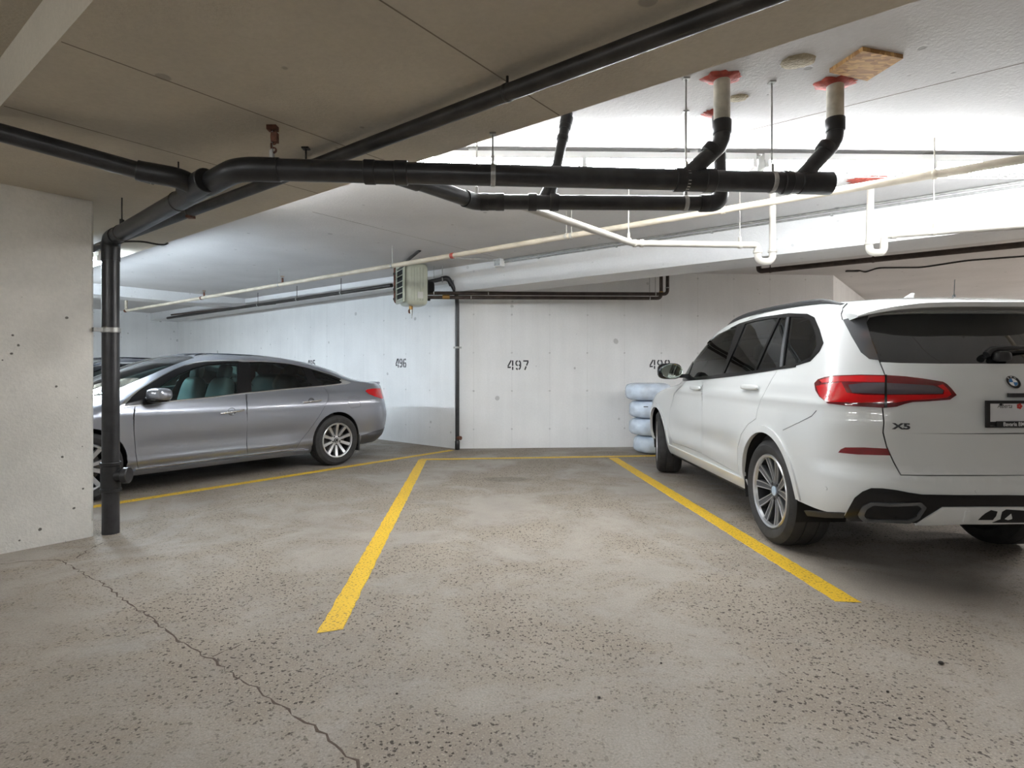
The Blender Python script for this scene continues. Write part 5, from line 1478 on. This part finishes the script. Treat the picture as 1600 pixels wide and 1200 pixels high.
# door mirrors
def ray_y(s, px, py, y):
    o = s.inv @ EYE; d = s.inv.to_3x3() @ ray(px, py); t = (y - o.y) / d.y; return o + d * t
mc = ray_y(s, 1048, 580, 1.085)
for sg in (1, -1):
    c = Vector((mc.x, sg * mc.y, mc.z))
    ax_ = (Vector((1, -.15 * sg, 0)).normalized(), Vector((.15 * sg, 1, 0)).normalized(), CZ)
    m_ = lmesh('door_mirror', blob(c + CX * .05, (.085, .125, .085), ax_, e=3.2), M_TRIM, suv, 50)
    lmesh('mirror_glass', lathe([(0, .0), (.0, .072), (.004, .076)], c - CX * .037, (-1, .12 * sg, .02), 28), M_MIRROR, m_, 40)
    m_g = bpy.data.objects[-1] if False else None
    lmesh('mirror_arm', box(c + Vector((.05, -sg * .13, -.05)), (.09, .16, .04)), M_TRIM, m_, 40)
# widen the round mirror plate to the housing's shape
for o in list(bpy.data.objects):
    if o.name.startswith('mirror_glass') and o.parent and o.parent.parent == suv:
        cy = sum(v.co.y for v in o.data.vertices) / len(o.data.vertices)
        for v in o.data.vertices: v.co.y = cy + (v.co.y - cy) * 1.45
# rear badges, plate, wiper
def rear_frame(y, z, off=.006):
    P_, _ = s.ry(abs(y), z); P_ = float(P_)
    x_, y_, zz = (float(v) for v in s.pt(np.array(P_), np.array(z))); n_ = Vector(s.nrm(np.array([P_]), np.array([z]))[0])
    if y < 0: n_.y *= -1
    xa = (-CY - n_ * (-CY).dot(n_)).normalized(); ya = n_.cross(xa)
    m = Matrix((xa, ya, n_)).transposed().to_4x4(); m.translation = Vector((x_, math.copysign(y_, y), zz)) + n_ * off
    return m
m = rear_frame(0.0001, s.pick(1580, 598)[1])
def disc(r0, r1, a0, a1, z, n=16):
    V, Fc = [], []
    for i in range(n + 1):
        a = a0 + (a1 - a0) * i / n
        V += [m @ Vector((r0 * math.cos(a), r0 * math.sin(a), z)), m @ Vector((r1 * math.cos(a), r1 * math.sin(a), z)), m @ Vector((r1 * math.cos(a), r1 * math.sin(a), z - .006))]
    for i in range(n): Fc += [(i * 3, i * 3 + 1, i * 3 + 4, i * 3 + 3), (i * 3 + 1, i * 3 + 2, i * 3 + 5, i * 3 + 4)]
    return V, Fc
bd = lmesh('badge', disc(.0245, .0385, 0, 2 * math.pi, .0, 32), M_PLATEFRAME, suv)
lmesh('badge_rim', disc(.0385, .041, 0, 2 * math.pi, .002, 32), M_CHROME, bd)
lmesh('badge_rim', disc(.0230, .0250, 0, 2 * math.pi, .001, 32), M_CHROME, bd)
for i in range(4): lmesh('badge_quadrant', disc(0, .0235, i * math.pi / 2, (i + 1) * math.pi / 2, .0005, 8), M_BLUE if i % 2 else M_BADGEW, bd)
for ch, a in (('B', 2.2), ('M', math.pi / 2), ('W', .94)):
    text_obj('badge_letter', ch, .013, M_WHITEINK, bd, m @ Matrix.Translation((.0315 * math.cos(a), .0315 * math.sin(a), .0012)) @ Matrix.Rotation(a - math.pi / 2, 4, 'Z'), .0005)
P_, z_ = s.pick(1408.5, 666.5); x_, y_, _z = (float(v) for v in s.pt(np.array(P_), np.array(z_)))
mb = rear_frame(y_, z_, .003)
text_obj('model_badge', 'X5', .046, M_GREYTRIM, suv, mb, .003, .0018, 1.55)
# plate
zpl = (s.pick(1570, 626)[1] + s.pick(1570, 668)[1]) / 2; hpl = s.pick(1570, 626)[1] - s.pick(1570, 668)[1]
mp_ = rear_frame(0.0001, zpl, .022)
mp_ = Matrix.Translation(mp_.translation) @ Matrix((-CY, CZ, -CX)).transposed().to_4x4()
def pbox(x, y, z, w, h, d):
    v, f = box((x, y, z), (w, h, d)); return [mp_ @ Vector(q) for q in v], f
WPL = 0.362
pl = lmesh('licence_plate', pbox(0, .008, 0, WPL - .03, hpl - .05, .004), M_PLATE, suv, False)
lmesh('plate_frame', join(pbox(0, hpl / 2 - .006, 0, WPL, .012, .014), pbox(-WPL / 2 + .009, 0, 0, .018, hpl, .014), pbox(WPL / 2 - .009, 0, 0, .018, hpl, .014), pbox(0, -hpl / 2 + .004, 0, WPL, .008, .014)), M_PLATEFRAME, pl, False)
lmesh('plate_frame_panel', pbox(0, -hpl / 2 + .018, .001, WPL * .70, .036, .014), M_PLATEFRAME, pl, False)
lmesh('plate_back', pbox(0, 0, -.012, WPL * .9, hpl * .85, .018), M_PLATEFRAME, pl, False)
text_obj('dealer_lettering', 'Bavaria BMW', .031, M_WHITEINK, pl, mp_ @ Matrix.Translation((-.018, -hpl / 2 + .019, .0085)), .0004, .0003, .86)
text_obj('province_name', 'Alberta', .034, M_INK, pl, mp_ @ Matrix.Translation((-.076, hpl / 2 - .030, .0025)) @ Matrix(((1, .25, 0, 0), (0, 1, 0, 0), (0, 0, 1, 0), (0, 0, 0, 1))), .0003, 0, .8)
rose = []
for a in range(5):
    t = a * 2 * math.pi / 5; c0 = Vector((.004 + .009 * math.cos(t), hpl / 2 - .031 + .009 * math.sin(t), .0028))
    v, f = lathe([(0, 0), (0, .008)], c0, (0, 0, 1), 8); rose.append(([mp_ @ q for q in v], f))
lmesh('plate_emblem', join(*rose), M_INKRED, pl, False)
for yy in (-.05, .05): lmesh('plate_screw', lathe([(0, .007), (.003, .007), (.004, 0)], mp_ @ Vector((yy * 2.0, hpl / 2 - .022, .002)), (-1, 0, 0), 10), M_PLATEFRAME, pl)
lmesh('gate_handle', pbox(0, hpl / 2 + .030, .004, .115, .022, .02), M_TRIMM, suv, False)
# wiper on the rear glass
zw = s.pick(1580, 552)[1]
def glass_pt(y, z, off):
    mm = rear_frame(y if y else .0001, z, off); return mm.translation
wa = [glass_pt(.085, zw - .02, .022), glass_pt(.05, zw + .004, .034), glass_pt(-.10, zw + .012, .034), glass_pt(-.42, zw + .035, .022)]
w_ = lmesh('rear_wiper', tube(fillet(wa, .04, 4), .020, 10, r_end=.009), M_TRIMM, suv)
lmesh('wiper_pivot', blob(glass_pt(.0, zw - .03, .02), (.025, .05, .03), e=3), M_TRIMM, w_, 50)
lmesh('wiper_blade', tube([glass_pt(-.06, zw + .0, .01), glass_pt(-.44, zw + .015, .01)], .007, 6), M_DARK, w_)
# wheels, wells, underside, cabin
for sg in (1, -1):
    wheel(suv, (0, sg * .777, RW), RW, .262, .285, sg, 'double')
    wheel(suv, (WB, sg * .79, RW), RW, .262, .275, sg, 'double', steer=math.radians(-13))
    liner(suv, 0, RW + .015, .413, .58, .915, sg); liner(suv, WB, RW + .015, .413, .54, .86, sg)
lmesh('underbody', join(box((1.65, 0, .37), (3.9, 1.10, .18)), box((1.49, 0, .34), (2.1, 1.66, .10)), box((-.66, 0, .47), (.62, 1.3, .10))), M_WELL, suv, False)
lmesh('cabin_floor', join(box((.9, 0, .62), (3.0, 1.58, .1)), box((-.55, 0, .85), (.6, 1.5, .1))), M_LINING, suv, False)
for sg in (1, -1): lmesh('door_card', box((1.05, sg * .82, .86), (2.3, .04, .56)), M_LINING, suv, False)
seat(suv, 1.35, .38, .66, .52, M_LEATHER); seat(suv, 1.35, -.38, .66, .52, M_LEATHER); seat(suv, .42, 0, .70, 1.25, M_LEATHER, True)
lmesh('dashboard', blob((2.22, 0, .98), (.28, .76, .15), e=4), M_LINING, suv, 50)
lmesh('steering_wheel', lathe([(0, .17), (.012, .182), (0, .194), (-.012, .182)], (1.90, .38, 1.02), (-.9, 0, .42), 28, True), M_LEATHER, suv, 50)
# front end, unseen from here but there
add(s, suv, 'grille', [(s.PT, .55), s.fy(.45, .57), s.fy(.48, .80), (s.PT, .84)], M_TRIM, off=.006, centre=True)
split_sides('headlamp', [s.fy(.55, .74), s.fy(.85, .78), s.fy(.88, .88), s.fy(.56, .86)], M_HEADLAMP, off=.006)

an = ray_y(s, 1490.5, 469, -0.38)
at_ = thing('whip_antenna', 'thin black whip antenna standing on the white SUV roof', 'antenna', tuple(s.mat @ Vector((an.x, an.y, 1.70))))
zr = roof_z(s, an.x, an.y) + .022
q0 = s.mat @ Vector((an.x, an.y, zr))
mesh('antenna_base', lathe([(-.012, .030), (0, .030), (.012, .014), (.03, .008), (.03, 0)], q0, (0, 0, 1), 16), M_TRIMM, at_, smooth=40)
mesh('antenna_mast', tube([q0 + CZ * .02, q0 + CZ * .14 + CX * .006], .0035, 6), M_TRIMM, at_)
# ================================================================== the silver sedan and the dark car behind it
def sedan_shell(loc, yaw):
    return Shell(
        xr=[(.17, -.78), (.24, -.96), (.36, -1.07), (.50, -1.115), (.62, -1.125), (.75, -1.10), (.86, -1.07), (.95, -1.055), (1.02, -1.055), (1.055, -1.04), (1.075, -1.0), (1.095, -.90), (1.118, -.72), (1.17, -.53), (1.25, -.34), (1.33, -.10), (1.40, .19), (1.445, .54), (1.468, .98), (1.475, 1.28)],
        xf=[(.17, 3.45), (.26, 3.68), (.40, 3.77), (.55, 3.785), (.66, 3.75), (.76, 3.62), (.84, 3.40), (.92, 3.12), (.985, 2.86), (1.05, 2.70), (1.15, 2.49), (1.28, 2.20), (1.38, 1.94), (1.44, 1.70), (1.468, 1.48), (1.475, 1.30)],
        w=[(.17, .76), (.24, .85), (.34, .895), (.46, .915), (.60, .928), (.72, .932), (.82, .928), (.90, .912), (.96, .888), (1.00, .862), (1.06, .832), (1.14, .795), (1.24, .748), (1.33, .70), (1.39, .655), (1.42, .615), (1.45, .49), (1.468, .27), (1.475, .03)],
        lr=[(.17, .45), (.6, .50), (.95, .48), (1.06, .45), (1.12, .55), (1.3, .62), (1.42, .8), (1.475, .4)],
        lf=[(.17, .7), (.6, .85), (.85, .95), (1.0, .75), (1.2, .7), (1.4, .75), (1.475, .4)],
        n_=[(.17, 2.4), (.6, 2.7), (1.0, 2.7), (1.15, 2.5), (1.35, 2.4), (1.475, 2.1)],
        plan=lambda x, z: 1 - 0.05 * np.clip((0.8 - x) / 1.8, 0, 1) ** 2 - 0.02 * np.clip((x - 2.2) / 1.5, 0, 1) ** 2,
        root_loc=loc, yaw=yaw,
        crease=lambda x, z: 0.006 * np.exp(-((z - .82) / .055) ** 2) + 0.012 * np.exp(-((z - .34) / .035) ** 2) - 0.016 * np.exp(-((z - .50) / .08) ** 2) * np.clip((x - .3) / .4, 0, 1) * np.clip((2.5 - x) / .4, 0, 1))
SWB, SRW = 2.805, .334
fwd = -UV_V
SED_YAW = math.atan2(fwd.y, fwd.x)
SED_LOC = uv(6.50 + .925, 4.63)
sed_ref = sedan_shell(tuple(SED_LOC), SED_YAW)
def build_sedan(name, label, loc, yaw, paint, detail=True):
    """outlines are traced once on the near sedan (sed_ref) and reused for the other car"""
    r = sed_ref; s = sedan_shell(loc, yaw)
    GF, GR = (M_GLASS_S, M_GLASS_SR) if detail else (M_GLASS_D, M_GLASS_D)
    root = thing(name, label, 'car', loc, yaw)
    A7, A8 = (140, 520, 4.2857), (380, 540, 6.0)
    S_ = lambda *a, **k: split_sides(*a, root=root, s=s, **k)
    D_UP = r.picks(cr_(*A7, [(208, 500), (262, 440), (330, 384), (480, 292), (560, 250), (640, 218), (720, 199), (800, 190), (1000, 186)]) + cr_(*A8, [(0, 148), (150, 148), (300, 157), (430, 172), (560, 200), (680, 232), (800, 270), (940, 322), (965, 342), (935, 360)]))
    D_LO = r.picks(cr_(*A8, [(935, 360), (740, 381), (400, 411), (0, 450)]) + cr_(*A7, [(830, 432), (570, 457), (330, 487), (208, 500)]))
    DLO = D_UP[:-1] + D_LO[:-1]
    P1 = r.picks(cr_(*A7, [(440, 380), (520, 325), (600, 278), (690, 238), (780, 215), (880, 205), (996, 200), (992, 300), (986, 408), (780, 430), (575, 450), (430, 466)]), True)
    P2 = r.picks(cr_(*A8, [(55, 156), (180, 156), (300, 164), (430, 180), (552, 206), (590, 290), (625, 380), (400, 402), (82, 432)]), True)
    P3 = r.picks(cr_(*A8, [(640, 232), (720, 258), (800, 286), (915, 334), (900, 350), (740, 372), (700, 330)]), True)
    FD = r.picks(cr_(*A7, [(304, 490), (420, 477), (570, 459), (800, 436), (1046, 408), (1056, 600), (1050, 750), (1060, 838), (700, 890), (500, 916), (330, 938), (310, 800), (299, 650)]), True)
    RD = r.picks(cr_(*A8, [(36, 452), (400, 414), (735, 384), (775, 412), (800, 455), (796, 510), (720, 650), (620, 790), (540, 890), (490, 968), (440, 1002), (240, 1028), (44, 1052), (36, 900), (40, 600)]), True)
    TLm = r.picks(cr_(*A8, [(1145, 425), (1162, 412), (1200, 405), (1300, 399)]))
    tz0, tz1 = r.pick(596.5, 607)[1], r.pick(596.5, 623)[1]
    TLm += [r.ry(.50, tz0), r.ry(.50, (tz0 + tz1) / 2 - .02), r.ry(.74, tz1)] + r.picks(cr_(*A8, [(1296, 498), (1230, 476), (1180, 456)]))
    FU = smooth_poly(r.picks(cr_(*A8, [(975, 490), (1080, 474), (1104, 570), (1005, 588)])), 1)
    WS = [(s.PT, 1.0), s.fy(.60, 1.0), s.fy(.70, 1.01), s.fy(.62, 1.22), s.fy(.50, 1.405), s.fy(.42, 1.425), (s.PT, 1.43)]
    RG = [(0.0, 1.125), s.ry(.45, 1.128), s.ry(.56, 1.15), s.ry(.49, 1.33), s.ry(.40, 1.385), (0.0, 1.395)]
    TR = [(0.0, .72), s.ry(.42, .72), s.ry(.62, .80), s.ry(.68, 1.0), s.ry(.69, 1.074), s.ry(.66, 1.10), (0.0, 1.10)]
    ARr, AFr = arch(s, 0, SRW + .012, .365), arch(s, SWB, SRW + .012, .365)
    BO = [(0.0, .235), s.sx(-.6, .235), s.sx(-.1, .235), s.sx(-.1, .20), s.sx(.8, .20), s.sx(2.2, .20), s.sx(3.0, .20), (s.PT, .20), (s.PT, s.z1 - .0006), (0.0, s.z1 - .0006)]
    zl = sorted(zlevels(s, s.z1) + [1.04, 1.06, 1.07, 1.08, 1.09, 1.10, 1.115])
    add(s, root, 'body', BO, paint, [DLO, ARr, AFr, grow(FD, .004), grow(RD, .004), WS, RG, grow(FU, .003)], off=0, zs=zl, centre=True)
    add(s, root, 'inner_shell', BO, M_LINING, [grow(P1, -.006), grow(P2, -.006), grow(P3, -.006), ARr, AFr, WS, RG], off=-.022, depth=0, zs=zl, centre=True)
    f_, r_ = S_('front_door', FD, paint), S_('rear_door', RD, paint)
    S_('window_surround', DLO, M_TRIM, [P1, P2, P3], off=.002)
    S_('window_chrome', line_patch(s, D_UP, .017), M_CHROME, off=.006, depth=.006, step=.02)
    S_('belt_chrome', line_patch(s, D_LO, .013), M_CHROME, off=.006, depth=.006, step=.02)
    S_('front_window', grow(P1, .004), GF, off=-.004, depth=0); S_('rear_door_window', grow(P2, .004), GR, off=-.004, depth=0); S_('quarter_window', grow(P3, .004), GR, off=-.004, depth=0)
    add(s, root, 'windscreen', WS, GF, off=-.003, depth=0, centre=True)
    add(s, root, 'rear_screen', RG, GR, off=-.003, depth=0, centre=True)
    S_('tail_lamp', TLm, M_RED1, off=.005)
    S_('fuel_flap', FU, paint, off=.0)
    S_('sill_trim', [s.sx(.40, .205), s.sx(2.42, .205), s.sx(2.42, .25), s.sx(.55, .262), s.sx(.40, .25)], paint, off=.016, depth=.03)
    S_('sill_chrome', line_patch(s, [s.sx(.46, .262), s.sx(.7, .275), s.sx(1.5, .272), s.sx(2.36, .262)], .014), M_CHROME, off=.010, depth=.012)
    S_('bumper_lower', [s.ry(.0, .26), s.ry(.5, .25), s.sx(-.62, .245), s.sx(-.42, .245), s.sx(-.40, .36), s.sx(-.62, .40), s.ry(.5, .44), s.ry(.0, .44)], M_RIMGREY, off=.005)
    # lip on the boot
    lip = [Vector((-1.03 + .10 * (abs(y) / .62) ** 2.5, y, 1.075)) for y in np.linspace(-.62, .62, 15)]
    lmesh('boot_lip', tube(lip, .018, 8), paint, root, 50)
    V, Fc = [], []
    for i in range(9):
        t = i / 8; xx = .20 + .19 * t; top = .052 * (1 - t) ** 1.2
        zb_ = float(np.interp(xx, [-.18, .08, .38, .72], [1.25, 1.33, 1.40, 1.445])) + .012
        for yk, zk in ((-1, 0), (-.6, .5), (0, 1), (.6, .5), (1, 0)): V.append((xx - .05 * zk * (1 - t), yk * .028 * (1 - .6 * zk) * (.4 + .6 * (1 - t)), zb_ - .01 + top * zk))
    for i in range(8):
        for k in range(4): Fc.append((i * 5 + k, i * 5 + k + 1, i * 5 + k + 6, i * 5 + k + 5))
    Fc += [(0, 1, 2, 3, 4), (44, 43, 42, 41, 40)]
    lmesh('shark_fin', (V, Fc), M_TRIM, root, 50)
    # handles
    for (A, x0, y0, x1, y1, dd) in ((A7, 872, 540, 1028, 516, f_), (A8, 552, 531, 722, 512, r_)):
        q0, q1 = r.pick(*cr_(*A, [(x0, y0)])[0]), r.pick(*cr_(*A, [(x1, y1)])[0])
        a = Vector([float(v) for v in s.pt(np.array(q0[0]), np.array(q0[1]))]); b = Vector([float(v) for v in s.pt(np.array(q1[0]), np.array(q1[1]))])
        for sg, d_ in ((1, dd[0]), (-1, dd[1])):
            p0, p1 = Vector((a.x, sg * (a.y + .02), a.z)), Vector((b.x, sg * (b.y + .02), b.z)); c = (p0 + p1) / 2
            h = lmesh('door_handle', tube([p0, p0.lerp(p1, .25) + Vector((0, sg * .014, 0)), p0.lerp(p1, .75) + Vector((0, sg * .014, 0)), p1], .011, 8), M_CHROME, d_, 50)
            lmesh('handle_cup', lathe([(0, .045), (.0012, .045), (-.004, .03), (-.01, 0)], c - Vector((0, sg * .0185, 0)), (0, sg, .05), 20), M_RIMGREY, h, 50)
    # mirrors
    mm = ray_y(r, 249, 618.5, 1.0)
    for sg in (1, -1):
        c = Vector((mm.x, sg * mm.y, mm.z))
        m_ = lmesh('door_mirror', blob(c + Vector((0, 0, .012)), (.10, .115, .070), (Vector((.92, .38 * sg, 0)), Vector((-.38 * sg, .92, 0)), CZ), e=2.7), paint, root, 50)
        lmesh('mirror_base', blob(c + Vector((.01, -.01 * sg, -.040)), (.092, .105, .032), (Vector((.92, .38 * sg, 0)), Vector((-.38 * sg, .92, 0)), CZ), e=2.7), M_TRIM, m_, 50)
        lmesh('mirror_foot', tube([c + Vector((.04, -sg * .04, -.03)), c + Vector((.09, -sg * .17, -.04))], .024, 8), M_TRIM, m_, 50)
        lmesh('mirror_glass', lathe([(0, 0), (0, .055)], c - Vector((.095, .02 * sg, 0)), (-1, .3 * sg, 0), 20), M_MIRROR, m_, 50)
    for sg in (1, -1):
        wheel(root, (0, sg * .815, SRW), SRW, .228, .225, sg, 'ten'); wheel(root, (SWB, sg * .815, SRW), SRW, .228, .225, sg, 'ten')
        liner(root, 0, SRW + .012, .363, .60, .89, sg); liner(root, SWB, SRW + .012, .363, .58, .89, sg)
        lmesh('mud_flap', box((-.36, sg * .80, .27), (.02, .20, .22)), M_TRIMM, root, False)
    lmesh('underbody', join(box((1.4, 0, .27), (4.3, 1.12, .16)), box((1.40, 0, .26), (2.0, 1.66, .10))), M_WELL, root, False)
    lmesh('cabin_floor', box((1.1, 0, .45), (2.7, 1.55, .1)), M_LINING, root, False)
    lmesh('parcel_shelf', box((-.25, 0, 1.05), (.6, 1.15, .04)), M_LINING, root, False)
    for sg in (1, -1): lmesh('door_card', box((1.15, sg * .80, .70), (2.3, .04, .46)), M_LINING, root, False)
    for sg in (1, -1): seat(root, 1.42, sg * .37, .48, .50, M_LEATHER2)
    seat(root, .52, 0, .52, 1.2, M_LEATHER, True)
    lmesh('dashboard', blob((2.45, 0, .84), (.30, .72, .13), e=4), M_LINING, root, 50)
    lmesh('steering_wheel', lathe([(0, .165), (.012, .176), (0, .188), (-.012, .176)], (2.02, .37, .86), (-.9, 0, .42), 28, True), M_LEATHER, root, 50)
    add(s, root, 'grille', [(s.PT, .36), s.fy(.42, .38), s.fy(.48, .62), (s.PT, .66)], M_TRIM, off=.005, centre=True)
    S_('headlamp', [s.fy(.50, .60), s.fy(.80, .66), s.fy(.84, .74), s.fy(.55, .69)], M_HEADLAMP, off=.005)
    return root
build_sedan('sedan', 'silver grey sedan parked tail to the left wall, beside the standpipe', tuple(SED_LOC), SED_YAW, M_SILVER)
build_sedan('parked_car', 'dark car parked beyond the silver sedan, mostly hidden by the column', tuple(uv(10.55, 4.7)), SED_YAW, M_NAVY, False)
